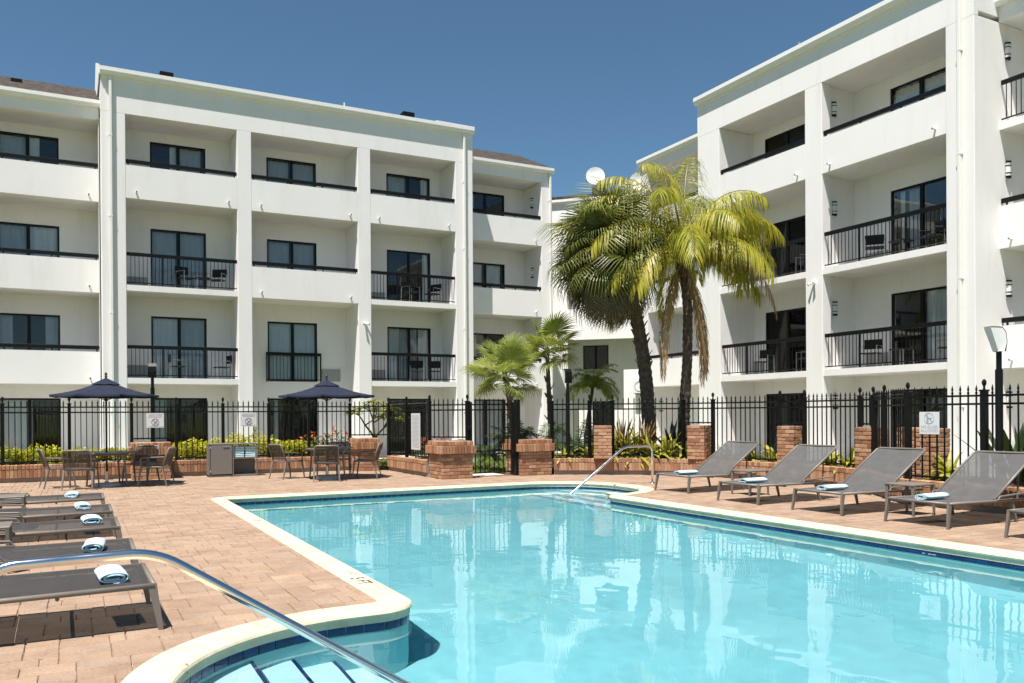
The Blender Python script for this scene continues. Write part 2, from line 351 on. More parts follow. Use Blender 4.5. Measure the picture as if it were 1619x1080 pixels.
def sweep(i0, i1, prof, closed_ends=True, g0=0, g1=0):
    """profile of (offset, z) along outline samples i0..i1"""
    mb = MB(); vs = []; k = len(prof); cnt = i1-i0+1
    for j in range(cnt):
        i = (i0+j) % NP; q = Vector(POOL[i])
        if j == 0 and g0: q = q+(Vector(POOL[(i+1) % NP])-q).normalized()*g0
        if j == cnt-1 and g1: q = q+(Vector(POOL[i-1])-q).normalized()*g1
        vs += [(q.x+NRM[i].x*o, q.y+NRM[i].y*o, z) for o, z in prof]
    fl = AREA > 0
    fs = [(j*k+a, j*k+(a+1) % k, (j+1)*k+(a+1) % k, (j+1)*k+a) for j in range(cnt-1) for a in range(k)]
    if closed_ends: fs += [tuple(range(k-1, -1, -1)), tuple(range((cnt-1)*k, cnt*k))]
    return mb.add(vs, fs)
basin = struct(put('pool_basin', None, None, (0, 0, 0)))
WATER_Z = -.125; FLOOR_Z = -1.35
FLAG = lambda o: setattr(o.cycles, 'is_caustics_receiver', True)
mb = MB(); vs = []
for (x, y) in offs(.02): vs += [(x, y, -.07), (x, y, FLOOR_Z)]
mb.add(vs, [(2*i, 2*i+1, 2*((i+1) % NP)+1, 2*((i+1) % NP)) for i in range(NP)]); o = mb.build('pool_wall', 'plaster', basin); FLAG(o)
o = flat('pool_floor', offs(.02), [], FLOOR_Z, 'plaster'); o.parent = basin; FLAG(o)
# entry steps in both alcoves, each with a dark tile nosing
SZ = (-.34, -.59, -.84, -1.09)
for xs, y0, y1, sgn, xe in (((1.08, 1.40, 1.72, 2.04), 2.7, 6.22, 1, .3), ((9.66, 9.34, 9.02, 8.70), 12.93, 16.05, -1, 10.2)):
    for k, x in enumerate(xs):
        a, b = (xe, x) if sgn > 0 else (x, xe)
        if k: a, b = (xs[k-1], x) if sgn > 0 else (x, xs[k-1])
        st = MB().box((a, y0, FLOOR_Z), (b, y1, SZ[k]), .012).build('pool_step', 'step_plaster', basin); FLAG(st)
        e0, e1 = (x-.032, x-.004) if sgn > 0 else (x+.004, x+.032)
        st = MB().box((e0, y0, SZ[k]-.01), (e1, y1, SZ[k]+.004)).build('step_nosing', 'tile', st); FLAG(st)
# second course under the coping, pale grout behind joints
for nm, pr, mt in (('coping_bed', [(.006, -.048), (.006, -.091), (.2, -.091), (.2, -.048)], 'coping'), ('coping_grout', [(.262, -.048), (.262, .001), (.03, .001), (.0, -.012), (-.006, -.03), (.02, -.046)], 'grout')):
    sweep(0, NP, pr, False).build(nm, mt, basin)
PROF = [(.27, -.05), (.27, .006), (.05, .007), (.02, .003), (-.002, -.008), (-.012, -.024), (-.008, -.04), (.008, -.049), (.05, -.05)]
per = 0; i0 = 0; acc = 0
for i in range(1, NP+1):
    acc += (Vector(POOL[i % NP])-Vector(POOL[i-1])).length
    if acc >= .29 or i == NP:
        if POOL[i0][1] > 1.2: sweep(i0, i, PROF, True, .0025, .0025).build('coping_stone', 'coping', basin)
        i0 = i; acc = 0
# waterline tiles
i0 = 0; acc = 0
for i in range(1, NP+1):
    acc += (Vector(POOL[i % NP])-Vector(POOL[i-1])).length
    if acc >= .135 or i == NP:
        if POOL[i0][1] > 3.6: sweep(i0, i, [(.011, -.094), (.011, -.235), (.03, -.235), (.03, -.094)], True, .004, .004).build('waterline_tile', 'tile', basin)
        i0 = i; acc = 0
# water surface with gentle ripples
big = offs(.06); st = .048; nx, ny = int(10.3/st), int(15.6/st); vid = {}; mb = MB(); vs = []; fs = []
def wave(x, y):
    return WATER_Z+.0013*noise.noise((x*.8+y*.25, y*.9, 0))+.0008*noise.noise((x*2.3, y*1.9, 4))+.0007*noise.noise((x*5.1, y*4.6, 9))+.00035*noise.noise((x*9.5, y*8.5, 2))
ins = [[inside(.1+i*st, .8+j*st, big) for i in range(nx+1)] for j in range(ny+1)]
for j in range(ny):
    for i in range(nx):
        if any((ins[j][i], ins[j][i+1], ins[j+1][i], ins[j+1][i+1])):
            q = []
            for a, b in ((i, j), (i+1, j), (i+1, j+1), (i, j+1)):
                if (a, b) not in vid: vid[a, b] = len(vs); x, y = .1+a*st, .8+b*st; vs.append((x, y, wave(x, y)))
                q.append(vid[a, b])
            fs.append(tuple(q))
water = struct(mb.add(vs, fs).build('water', 'water', None, smooth=True)); water.cycles.is_caustics_caster = True

# ------------------------------------------------------------------ ground, deck, pavers
hole = offs(.24)
deck_poly = [(-9, -4), (16, -4), (14, 3), (12.4, 3), (12.4, 8.9), (13.9, 11), (14.1, 13.2), (13.6, 15.2), (12.7, 16.9), (10.7, 18.3), (8.9, 18.6), (7.9, 18.6), (7.9, 22.8), (-9, 22.8)]
deck = struct(flat('pool_deck', deck_poly, [hole], -.012, 'sand'))
struct(flat('ground', [(-900, -900), (900, -900), (900, 900), (-900, 900)], [deck_poly], -.03, 'lawn'))
soil = struct(flat('planter_bed', [(-9, 22.55), (6.9, 22.55), (7.75, 21.7), (7.75, 18.6), (8.2, 18.6), (8.2, 24.2), (-9, 24.2)], [], .33, 'soil'))
soil2 = struct(flat('planter_bed', [(10.6, 18.15), (12.6, 16.85), (13.35, 15.5), (13.75, 14), (13.75, 12.6), (13.5, 11.2), (12.2, 9.5), (12.2, 2), (14.4, 2), (14.4, 10), (15.6, 12), (15.6, 15.5), (14.6, 18.2), (12, 19.8), (10.6, 19.8)], [], .33, 'soil'))
skip = offs(.15); cuts = [(-9, -4), (16, -4), (14, 3), (11.98, 3), (11.98, 9.25), (13.4, 11.1), (13.65, 13.2), (13.3, 15.2), (12.5, 16.7), (10.55, 17.95), (9.55, 18.0), (9.55, 18.6), (8.3, 18.6), (8.3, 18.1), (7.62, 18.1), (7.55, 21.9), (6.9, 22.42), (-9, 22.42)]
pav = {}
for wn in (1, 2, 3):
    for hn in (1, 2, 3): pav[wn, hn] = MB().box((-wn*.05+.0025, -hn*.05+.0025, -.06), (wn*.05-.0025, hn*.05-.0025, 0), .006).mesh('paver', 'paver')
TPL = [[(0, 0, 3, 2), (3, 0, 3, 2), (0, 2, 2, 2), (2, 2, 2, 2), (4, 2, 2, 2)], [(0, 0, 2, 3), (2, 0, 2, 2), (4, 0, 2, 2), (0, 3, 2, 1), (2, 2, 3, 2), (5, 2, 1, 2)],
       [(0, 0, 3, 2), (3, 0, 1, 2), (4, 0, 2, 2), (0, 2, 2, 2), (2, 2, 3, 2), (5, 2, 1, 2)], [(0, 0, 2, 2), (2, 0, 2, 3), (4, 0, 2, 2), (0, 2, 2, 2), (2, 3, 2, 1), (4, 2, 2, 2)], [(0, 0, 3, 2), (3, 0, 3, 2), (0, 2, 3, 2), (3, 2, 3, 2)]]
near = []; by = 1.0
while by < 22.6:
    bx = -9.0+random.choice((0, .1, .2, .3, .4, .5))
    while bx < 13.8:
        tp = random.choice(TPL); fx = random.random() < .5; fy = random.random() < .5
        for a, b, wn, hn in tp:
            if fx: a = 6-a-wn
            if fy: b = 4-b-hn
            x = bx+(a+wn/2)*.1; yc = by+(b+hn/2)*.1
            if inside(x, yc, skip) or not inside(x, yc, cuts): continue
            vz = .462*x+.887*yc; vx = .887*x-.462*yc
            if vz < 2.2 or abs(vx) > .8*vz+2: continue
            seen = vz > 4.6 and abs(vx) < .61*vz
            near.append((vz if seen else vz+100, x, yc, (wn, hn)))
        bx += .6
    by += .4
near.sort()
def jig(): return random.uniform(-.003, .003)
for vz, x, yc, ln in near[:300]: put('paver', pav[ln], deck, (x+jig(), yc+jig(), jig()), (random.uniform(-.006, .006), random.uniform(-.008, .008), random.uniform(-.008, .008)))
mb = MB(); tone = []
for vz, x, yc, ln in near[300:]:
    h = jig(); a, b = ln[1]*.05-.0025, ln[0]*.05-.0025; n0 = len(mb.f); c = .006; jx, jy = jig(), jig(); x += jx; yc += jy
    tl = random.uniform(-.002, .002)
    mb.add([(x-b, yc-a, h-.012), (x+b, yc-a, h-.012), (x+b, yc+a, h-.012), (x-b, yc+a, h-.012), (x-b+c, yc-a+c, h+tl), (x+b-c, yc-a+c, h), (x+b-c, yc+a-c, h-tl), (x-b+c, yc+a-c, h)],
           [(4, 5, 6, 7), (0, 1, 5, 4), (1, 2, 6, 5), (2, 3, 7, 6), (3, 0, 4, 7)]); t = random.random(); tone += [t]*5
o = stuff(mb.build('paver_field', 'paver', deck)); at = o.data.attributes.new('tone', 'FLOAT', 'FACE'); at.data.foreach_set('value', tone)
# painted depth marks on the coping
def mark(body, size, x, y, rz, m='ink'):
    t = text_mesh('depth_mark', body, size, m, basin, (x, y, .0075), (0, 0, rz)); return t
mark('5 FT', .175, 2.225, 7.35, R(-90)); mark('5 FT', .15, 2.235, 11.9, R(-90), 'ink_pale'); mark('5 FT', .15, 8.80, 6.4, R(90), 'ink_pale')
o = text_mesh('depth_mark', '5 FT', .10, 'sign', basin, (8.628, 6.3, -.19), (R(90), 0, R(-90)))
for x, y in ((2.29, 7.72), (2.29, 12.27)):                             # faded no-diving ring beside the figures
    mb = MB(); mb.tube([(x+.055*math.cos(a*math.pi/8), y+.055*math.sin(a*math.pi/8), .0075) for a in range(17)], .006, 4, False)
    mb.bar((x-.04, y-.04, .0075), (x+.04, y+.04, .0075), .01, .004); mb.build('depth_mark', 'ink_pale', basin)

# ------------------------------------------------------------------ buildings
S = (2.54, 5.45, 8.34); TOP = 10.96; SLAB = .18; PAR = 1.03; REC = 1.5; DOOR = 2.12
_cache = {}
def cached(key, fn):
    if key not in _cache: _cache[key] = fn()
    return _cache[key]
def curtain_mesh(wd, h, m):
    def mk():
        mb = MB(); k = max(8, int(wd/.035)); vs = []
        ph = random.random()*6
        for i in range(k+1):
            x = wd*i/k; y = .035*math.sin(i*1.15+ph)+.012*math.sin(i*2.7+ph*2)
            vs += [(x, y, .02), (x, y*.7, h)]
        return mb.add(vs, [(2*i, 2*i+2, 2*i+3, 2*i+1) for i in range(k)]).mesh('curtain', m, True)
    return cached(('curtain', round(wd, 2), round(h, 2), m), mk)
def window(par, x, y, z, wd, h, cur):
    """sliding glazed door: black frame, two panes, curtains, dark room behind"""
    def fr():
        mb = MB(); t = .055
        mb.box((0, 0, 0), (t, .09, h)).box((wd-t, 0, 0), (wd, .09, h)).box((t, 0, h-t), (wd-t, .09, h)).box((t, 0, 0), (wd-t, .09, t*.7))
        mb.box((wd/2-.05, .012, t*.7), (wd/2+.05, .085, h-t)); return mb.mesh('window', 'black')
    o = put('window', cached(('fr', wd, h), fr), par, (x, y, z))
    gw = wd/2-.105
    pm = cached(('pane', wd, h), lambda: MB().box((0, 0, 0), (gw, .006, h-.094)).mesh('pane', 'glass'))
    put('pane', pm, o, (.055, .03, .039)); put('pane', pm, o, (wd/2+.05, .05, .039))
    for a, b, k in cur: put('curtain', curtain_mesh((b-a)*(wd-.12), h-.08, 'curtain' if k else 'curtain_dark'), o, (.06+a*(wd-.12), .16 if k else .22, .03))
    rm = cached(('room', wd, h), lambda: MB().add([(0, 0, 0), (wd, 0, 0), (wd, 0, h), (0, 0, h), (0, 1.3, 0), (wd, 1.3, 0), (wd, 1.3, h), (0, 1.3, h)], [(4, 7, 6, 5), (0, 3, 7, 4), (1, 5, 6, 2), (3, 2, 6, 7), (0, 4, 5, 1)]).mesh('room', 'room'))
    put('room', rm, o, (0, .091, 0)); return o
BAL = None
def railing(par, x0, x1, y, z, h=1.03):
    L = x1-x0; o = put('railing', MB().box((0, 0, h-.11), (L, .06, h), .008).mesh('railing', 'black'), par, (x0, y, z))
    put('bottom_rail', MB().box((0, .015, .07), (L, .045, .10)).mesh('bottom_rail', 'black'), o)
    bm = cached(('bal', h), lambda: MB().box((-.008, .022, .10), (.008, .038, h-.108)).mesh('baluster', 'black'))
    pm = cached(('rpost', h), lambda: MB().box((-.022, .01, 0), (.022, .05, h-.108)).mesh('rail_post', 'black'))
    n = max(2, int(L/.118))
    for i in range(1, n): put('baluster', bm, o, (L*i/n, 0, 0))
    for t in ((.31, .69) if L > 2 else (.0, 1.0)): put('rail_post', pm, o, (min(max(L*t, .025), L-.025), 0, 0))
    return o
def low_rail(par, x0, x1, y, z):
    L = x1-x0; o = put('railing', MB().box((0, 0, .075), (L, .06, .195), .008).mesh('railing', 'black'), par, (x0, y, z))
    for t in (.02, .33, .66, .98): put('rail_post', cached('lpost', lambda: MB().box((-.02, .012, 0), (.02, .048, .077)).mesh('rail_post', 'black')), o, (L*t, 0, 0))
def spout(par, x, z):
    def mk():
        mb = MB(); mb.tube([(0, .02, 0), (0, -.13, -.004)], .027, 10, False).tube([(0, -.13, -.004), (0, .02, 0)], .022, 10, False); return mb.mesh('drain_spout', 'trim')
    put('drain_spout', cached('spout', mk), par, (x, 0, z))
def lamp(par, x, y, z, rz):
    """half-round wall lamp with dark bands"""
    def lens():
        mb = MB(); n = 10; vs = [(.075*math.cos(math.pi*k/n), -.075*math.sin(math.pi*k/n), zz) for zz in (0, .36) for k in range(n+1)]
        return mb.add(vs, [(k, k+1, n+2+k, n+1+k) for k in range(n)]+[tuple(range(n+1, 2*n+2)), tuple(reversed(range(n+1)))]).mesh('wall_lamp', 'lens', False)
    def band(z0, z1):
        mb = MB(); n = 10; vs = [(.084*math.cos(math.pi*k/n), -.084*math.sin(math.pi*k/n), zz) for zz in (z0, z1) for k in range(n+1)]
        return mb.add(vs, [(k, k+1, n+2+k, n+1+k) for k in range(n)]+[tuple(range(n+1, 2*n+2)), tuple(reversed(range(n+1)))]).mesh('lamp_band', 'black')
    o = put('wall_lamp', cached('lens', lens), par, (x, y, z), (0, 0, rz)); 
    for z0, z1 in ((-.03, .02), (.08, .1), (.26, .28), (.34, .38)): put('lamp_band', cached(('lband', z0), lambda: band(z0, z1)), o)
def chunk(name, a, b, par, m='stucco', c=.0): return MB().box(a, b, c).build(name, m, par)
def wall_with_door(par, x0, x1, y, z0, z1, dx, dw, dh, sill=0):
    mb = MB(); t = .16
    mb.box((x0, y, z0), (dx, y+t, z1)).box((dx+dw, y, z0), (x1, y+t, z1)).box((dx, y, z0+sill+dh), (dx+dw, y+t, z1))
    if sill: mb.box((dx, y, z0), (dx+dw, y+t, z0+sill))
    mb.build('back_wall', 'stucco', par)
def gutter(par, x0, x1, z, h=.2, d=.15):
    mb = MB(); pr = [(.0, z), (-d*.75, z), (-d, z+h*.45), (-d, z+h), (0, z+h)]
    vs = [(x, yy, zz) for x in (x0, x1) for yy, zz in pr]; k = len(pr)
    mb.add(vs, [(i, i+k, (i+1) % k+k, (i+1) % k) for i in range(k)]+[tuple(range(k)), tuple(reversed(range(k, 2*k)))]).build('gutter', 'trim', par)
def roof(par, x0, x1, z, ridge_y, ridge_z, back):
    vs = []; pr = [(-.13, z), (ridge_y, ridge_z), (back, z), (back, z-.12), (-.05, z-.12)]
    vs = [(x, yy, zz) for x in (x0, x1) for yy, zz in pr]; k = len(pr)
    MB().add(vs, [(i, i+k, (i+1) % k+k, (i+1) % k) for i in range(k)]+[tuple(range(k)), tuple(reversed(range(k, 2*k)))]).build('roof', 'roof', par)
def downspout(par, x, z1, y=-.075):
    mb = MB(); mb.box((x-.04, y-.03, .1), (x+.04, y+.05, z1), .008)
    o = mb.build('downspout', 'trim', par)
    for z in (1.6, 4.7, 7.7, 10.2): MB().box((x-.055, y-.034, z), (x+.055, y+.075, z+.03)).build('pipe_strap', 'trim', o)
def bay(par, x0, x1, kinds, door, cur, z_top=TOP, rec=REC, ground=True, lamps=None, rail_in=.06, shr=(.0, .12)):
    """one column of balconies between two pillars; kinds for the three upper floors"""
    b0, b1 = x0-shr[0], x1+shr[1]; levels = (0,)+tuple(s+SLAB for s in S); ceil = S+(z_top,)
    xa, xb = b0-.1, b1+.1
    for L in range(4):
        z0 = levels[L]; z1 = (ceil[L] if L == 3 else S[L]+SLAB)
        if L == 0 and kinds[0] == 'juliet': z1 = S[0]+SLAB
        if L == 1 and kinds[0] == 'juliet': z0 = S[0]+SLAB
        dx, dw = door; wall_with_door(par, xa, xb, rec, z0, z1, dx, dw, DOOR)
        window(par, dx, rec+.02, z0, dw, DOOR, cur[L])
    for L in range(3):
        k = kinds[L]; s = S[L]
        if k == 'rail':
            chunk('balcony_slab', (x0, .012, s), (x1, .4, s+SLAB), par); chunk('balcony_floor', (xa+.1, .4, s+.004), (xb-.1, rec, s+SLAB), par)
            railing(par, x0+.01, x1-.01, rail_in, s+SLAB)
        elif k == 'par':
            chunk('parapet', (x0, 0, s), (x1, .16, s+PAR), par); chunk('balcony_floor', (xa+.1, .16, s+.004), (xb-.1, rec, s+SLAB), par)
            low_rail(par, x0+.005, x1-.005, .05, s+PAR); spout(par, x0+.3, s+.19); spout(par, x1-.28, s+.19)
        elif k == 'juliet':
            dx, dw = door; r = railing(par, dx-.08, dx+dw+.12, rec-.12, s+SLAB-.02, 1.05)
        if k != 'juliet' and L < 3:
            gx = dx_g = door[0]-.85 if door[0]-x0 > .8 else door[0]-.72
            chunk('vent_grille', (max(gx, b0+.03), rec-.03, s+SLAB+.08), (door[0]-.1, rec+.02, s+SLAB+.48), par, 'grille')
        elif k == 'juliet': chunk('vent_grille', (door[0]+door[1]+.15, rec-.03, s+SLAB+.02), (x1-.25, rec+.02, s+SLAB+.46), par, 'grille')
    chunk('ceiling', (xa, .16, z_top+.004), (xb, rec, z_top+.12), par)
def main_block(root, W, pil, bays, rz_depth=7, lampside=None):
    H = 12.06; first, last = pil[0], pil[-1]
    for i, (a, b) in enumerate(pil):
        outer = i in (0, len(pil)-1)
        if outer: chunk('end_wall', (a, 0, 0), (b, rz_depth, TOP), root, c=.012)
        else:
            chunk('pillar', (a, 0, 0), (b, .34, TOP), root, c=.012); chunk('partition', (a+.12 if False else a+.0, .34, 0), (b-.13, REC+.02, TOP), root)
    chunk('top_band', (0, 0, TOP), (W, .16, H), root); chunk('top_band', (0, .16, TOP+.125), (W, rz_depth, H), root)
    chunk('cornice', (.05, -.012, H-.09), (W-.05, .0, H), root, 'trim')
    gutter(root, -.02, W+.02, H, .22, .17)
    roof(root, -.02, W+.02, H+.225, 3.6, H+1.62, 7.2)
    for x0, x1 in ((-.05, -.021), (W+.021, W+.05)):                      # raked white gable ends
        pr = [(-.1, H), (-.1, H+.27), (3.6, H+1.68), (7.2, H+.27), (7.2, H)]; k = 5; vs = [(x, yy, zz) for x in (x0, x1) for yy, zz in pr]
        MB().add(vs, [(i, i+k, (i+1) % k+k, (i+1) % k) for i in range(k)]+[tuple(range(k)), tuple(reversed(range(k, 2*k)))]).build('gable_end', 'stucco', root)
# left main block
left = thing('hotel_building', 'projecting four-storey white block with three balcony bays behind the umbrellas', 'building', (.77, 28.8, 0), 0, None)
main_block(left, 12.61, [(0, .69), (4.04, 4.50), (8.14, 8.61), (11.90, 12.61)], None)
CW = [(0, .3, 1), (.3, 1, 0)]; CF = [(0, 1, 1)]; CD = [(0, .46, 0), (.54, 1, 0)]; CH = [(0, .48, 1), (.52, 1, 0)]; CE = [(.35, .5, 1), (.52, .96, 0)]; CP = [(.86, 1, 1)]; C2 = [(0, .28, 1), (.76, 1, 1), (.3, .74, 0)]
bay(left, .69, 4.04, ('rail', 'rail', 'par'), (1.50, 1.75), ([(0, .25, 0)], CH, CD, CE))
bay(left, 4.50, 8.14, ('juliet', 'par', 'par'), (5.29, 1.76), ([(.1, .2, 0)], CF, CD, CD))
bay(left, 8.61, 11.90, ('rail', 'rail', 'par'), (9.72, 1.76), ([], C2, [(.88, 1, 1)], [(0, .46, 0), (.85, 1, 1)]))
downspout(left, .27, 12.06); downspout(left, 12.24, 12.06)
# wings either side of it
def wing(name, label, loc, rz, W, pil, bays, over=None, depth=6):
    root = thing(name, label, 'building', loc, rz); H = 11.32
    for i, (a, b) in enumerate(pil): chunk('end_wall', (a, 0, 0), (b, depth, TOP), root, c=.012)
    for b_ in bays: bay(root, *b_[0], **b_[1])
    chunk('top_band', (0, 0, TOP), (W, .16, H), root); chunk('top_band', (0, .16, TOP+.125), (W, depth, H), root)
    gutter(root, -.03, W+.03, H, .2, .16); roof(root, -.03, W+.03, H+.2, 3.0, H+1.6, 6.2)
    return root
PPP = ('par', 'par', 'par')
lw = wing('hotel_building', 'recessed white wing with solid balcony parapets beside the first umbrella', (-7.2, 29.75, 0), 0, 7.94, [(0, .5), (7.92, 7.94)],
     [((.5, 3.6, PPP, (1.2, 1.76), (CD, CH, CD, CD)), dict(shr=(0, 0))), ((4.0, 7.92, PPP, (5.02, 1.77), ([(0, .55, 1)], [(0, .22, 0), (.78, 1, 0)], [(0, .46, 0), (.5, 1, 1)], [(0, .46, 0), (.52, .7, 1)])), dict(shr=(0, 0)))])
chunk('pillar', (3.6, 0, 0), (4.0, REC, TOP), lw, c=.012)
rw = wing('hotel_building', 'narrow recessed white wing partly shaded by the projecting block', (13.42, 29.75, 0), 0, 3.98, [(3.48, 3.98)],
     [((0, 3.48, PPP, (.78, 1.77), (CD, [(0, .3, 0)], [(0, .46, 0), (.5, .95, 1)], [(0, .25, 0)])), dict(shr=(0, 0)))])
downspout(rw, 3.86, 11.4)
for s in S[1:]+(2.54,): lamp(rw, 3.47, .75, s+SLAB+1.55, R(-90))
# right main block and its wings (facing the pool from the other side)
right = thing('hotel_building', 'projecting four-storey white block behind the raised loungers', 'building', (19.05, 22.65, 0), R(-90), None)
main_block(right, 10.0, [(0, 1.08), (4.77, 5.40), (9.26, 10.0)], None)
bay(right, 1.08, 4.77, ('rail', 'rail', 'par'), (1.62, 1.9), ([(0, .1, 0)], [(0, .14, 1)], [(0, .46, 1), (.5, 1, 0)], [(.5, 1, 1)]), shr=(0, 0))
bay(right, 5.40, 9.26, ('rail', 'rail', 'par'), (6.50, 1.9), ([], [(.52, 1, 1)], [(.06, .16, 1), (.2, .5, 0)], [(0, 1, 1)]), shr=(.13, 0))
for L, s in enumerate((-.18,)+S): lamp(right, 5.28, .62, s+SLAB+1.62, R(90))
downspout(right, 9.66, 12.06)
fw = wing('hotel_building', 'recessed white wing with parapets behind the tall palms', (20.0, 27.25, 0), R(-90), 4.6, [(0, .45)],
     [((.45, 4.6, PPP, (2.4, 1.77), ([(0, 1, 1)], CD, CD, CD)), dict(shr=(0, 0)))])
for s in (-.18,)+S: lamp(fw, .47, .6, s+SLAB+1.6, R(90))
nw = wing('hotel_building', 'recessed white wing beyond the block, with a railed top balcony', (20.0, 12.65, 0), R(-90), 7.0, [(6.6, 7.0)],
     [((.0, 6.6, ('par', 'par', 'rail'), (3.2, 1.77), (CD, CD, CD, CD)), dict(shr=(0, 0)))])
for s in (-.18,)+S: lamp(nw, .02, .30, s+SLAB+1.6, R(90))
# diagonal corner block far behind the palms
cr = thing('hotel_building', 'far corner block linking the two white wings, with a small window', 'building', (22.0, 32.6, 0), R(-45))
chunk('top_band', (-5.2, .0, TOP-.2), (3.6, 4, 11.45), cr); gutter(cr, -5.2, 3.6, 11.4, .2, .15)
for z0, z1 in ((4.98, 6.42), (7.9, 9.3)): chunk('parapet', (-1.9, 0, z0), (2.0, .16, z1), cr)
chunk('end_wall', (-5.2, 0, 0), (-1.9, 1.6, TOP-.2), cr); chunk('end_wall', (2.0, 0, 0), (3.6, 1.6, TOP-.2), cr)
wall_with_door(cr, -1.9, 2.0, 1.3, 0, 2.6, -1.0, 1.0, 2.1); window(cr, -1.0, 1.32, 0, 1.0, 2.1, [])
wall_with_door(cr, -1.9, 2.0, 1.3, 2.6, 5.2, -1.45, 1.25, 1.15, 1.05); window(cr, -1.45, 1.32, 3.65, 1.25, 1.15, [])
wall_with_door(cr, -1.9, 2.0, 1.3, 5.2, TOP-.2, -.9, 1.6, 1.9, .5); window(cr, -.9, 1.32, 5.7, 1.6, 1.9, [])
chunk('balcony_floor', (-1.9, .16, 4.99), (2.0, 1.3, 5.15), cr); chunk('ceiling', (-1.9, .02, TOP-.21), (2.0, 1.3, TOP-.2), cr)
# small fittings on roofs and walls
for i, (bx, by, bz, sc_) in enumerate(((2.0, 1.2, 12.72, .30), (10.4, 1.0, 12.68, .33))): MB().box((-sc_*.7, -.15, -.2), (sc_*.7, .2, .17), .02).build('roof_vent', 'black', left, (bx, by, bz))
MB().box((-.16, -.12, -.2), (.16, .12, .16), .02).build('roof_vent', 'black', lw, (5.6, 1.8, 12.3))
MB().tube([(0, 0, -.3), (0, 0, .2)], .03, 8).build('roof_vent', 'trim', left, (7.8, .4, 12.4)); MB().tube([(0, 0, -.3), (0, 0, .25)], .04, 8).build('roof_vent', 'grille', right, (4.2, .4, 12.4))
def flood(par, x, z):
    mb = MB(); mb.tube([(0, 0, 0), (0, -.06, 0)], .05, 10).tube([(-.03, -.05, .0), (-.09, -.16, -.05)], [.025, .045], 8).tube([(.03, -.05, .0), (.1, -.15, -.03)], [.025, .045], 8)
    mb.build('flood_light', 'trim', par, (x, 0, z))
flood(left, 8.38, 4.75); flood(right, 5.1, 5.25)
def dish(x, y, z, label):
    t = thing('satellite_dish', label, 'dish', (x, y, z), R(-30))
    MB().box((-.15, 0, -.6), (.15, .3, .02)).build('stand', 'grille', t); pr = [(.001, .0)]+[(.09*i, .0035*i*i) for i in range(1, 6)]
    o = MB().lathe(pr, 20).build('reflector', 'dish', t, (0, -.05, .55), (R(80), 0, 0), True); MB().tube([(0, .12, 0), (0, .12, .3), (0, .03, .52)], .03, 8).build('mast', 'grille', t)
    MB().tube([(0, -.04, .12), (0, -.4, .2)], .012, 6).build('feed_arm', 'grille', t)
dish(22.3, 34.0, 12.35, 'white satellite dish on the far roof, clear of the palm leaves'); dish(24.2, 33.1, 12.1, 'white satellite dish on the far roof, half hidden by palm leaves')
MB().box((-4.6, .1, 11.4), (3.6, 4, 11.8)).build('roof', 'roof', cr)
ac = thing('air_conditioner', 'white wall-mounted air conditioning unit behind the thick palm trunk', 'air conditioner', (21.3, 29.0, 2.35), R(-60))
MB().box((-.42, 0, 0), (.42, .34, .6), .02).build('casing', 'white_plastic', ac); MB().tube([(.2*math.cos(a*math.pi/8)-.12, -.006, .3+.2*math.sin(a*math.pi/8)) for a in range(17)], .012, 6, False).build('fan_guard', 'grille', ac)
MB().bar((-.3, .0, -.02), (-.3, .5, -.02), .03, .03).bar((.3, .0, -.02), (.3, .5, -.02), .03, .03).build('bracket', 'black', ac)
chunk('partition', (-1.0, .36, 0), (1.6, .5, 3.4), put('screen_wall', None, None, (21.3, 29.0, 0), (0, 0, R(-60))))
tag(bpy.data.objects['screen_wall'], 'plain white wall carrying the air conditioning unit behind the palms', 'wall')

# ------------------------------------------------------------------ brick planter walls and piers
B_STR = MB().box((-.1, 0, 0), (.1, .095, .066), .005).mesh('brick', 'brick')      # stretcher, face towards -y
B_SOL = MB().box((-.0335, 0, 0), (.0335, .1, .188), .005).mesh('brick', 'brick')
B_ROW = MB().box((-.0335, -.006, 0), (.0335, .2, .096), .006).mesh('brick', 'brick')
def wall_run(name, label, pts, flip=1):
    """low wall: recessed base, a soldier course and a rowlock top; pts run along its front face with the deck on the right hand"""
    root = thing(name, label, 'brick wall', (pts[0][0], pts[0][1], 0)); P = [Vector(q) for q in pts]; O = P[0].copy()
    for i in range(len(P)-1):
        a, b = P[i], P[i+1]; t = (b-a); L = t.length; t.normalize(); inn = Vector((-t.y, t.x)); rz = math.atan2(t.y, t.x)
        k = max(1, int(round(L/.078)))
        for j in range(k):
            q = a+t*(L*(j+.5)/k)-O
            put('brick', B_SOL, root, (q.x+random.uniform(-.002, .002), q.y+random.uniform(-.003, .003), .105+random.uniform(-.002, .002)), (random.uniform(-.01, .01), random.uniform(-.012, .012), rz))
            put('brick', B_ROW, root, (q.x+random.uniform(-.003, .003), q.y+random.uniform(-.003, .003), .303+random.uniform(-.003, .003)), (random.uniform(-.012, .012), random.uniform(-.012, .012), rz+random.uniform(-.015, .015)))
        for nm, o0, o1, z0, z1, mt in (('wall_base', .05, .3, 0, .1, 'mortar'), ('mortar_core', .012, .3, .1, .388, 'mortar')):
            c0 = a-O+inn*o0; c1 = b-O+inn*o0; d0 = a-O+inn*o1; d1 = b-O+inn*o1
            MB().add([(c0.x, c0.y, z0), (c1.x, c1.y, z0), (d1.x, d1.y, z0), (d0.x, d0.y, z0), (c0.x, c0.y, z1), (c1.x, c1.y, z1), (d1.x, d1.y, z1), (d0.x, d0.y, z1)],
                     [(0, 3, 2, 1), (4, 5, 6, 7), (0, 1, 5, 4), (1, 2, 6, 5), (2, 3, 7, 6), (3, 0, 4, 7)]).build(nm, mt, root)
    return root
wall_run('planter_wall', 'low orange brick planter wall under the fence behind the umbrella tables', [(-4.6, 22.35), (6.85, 22.35)])
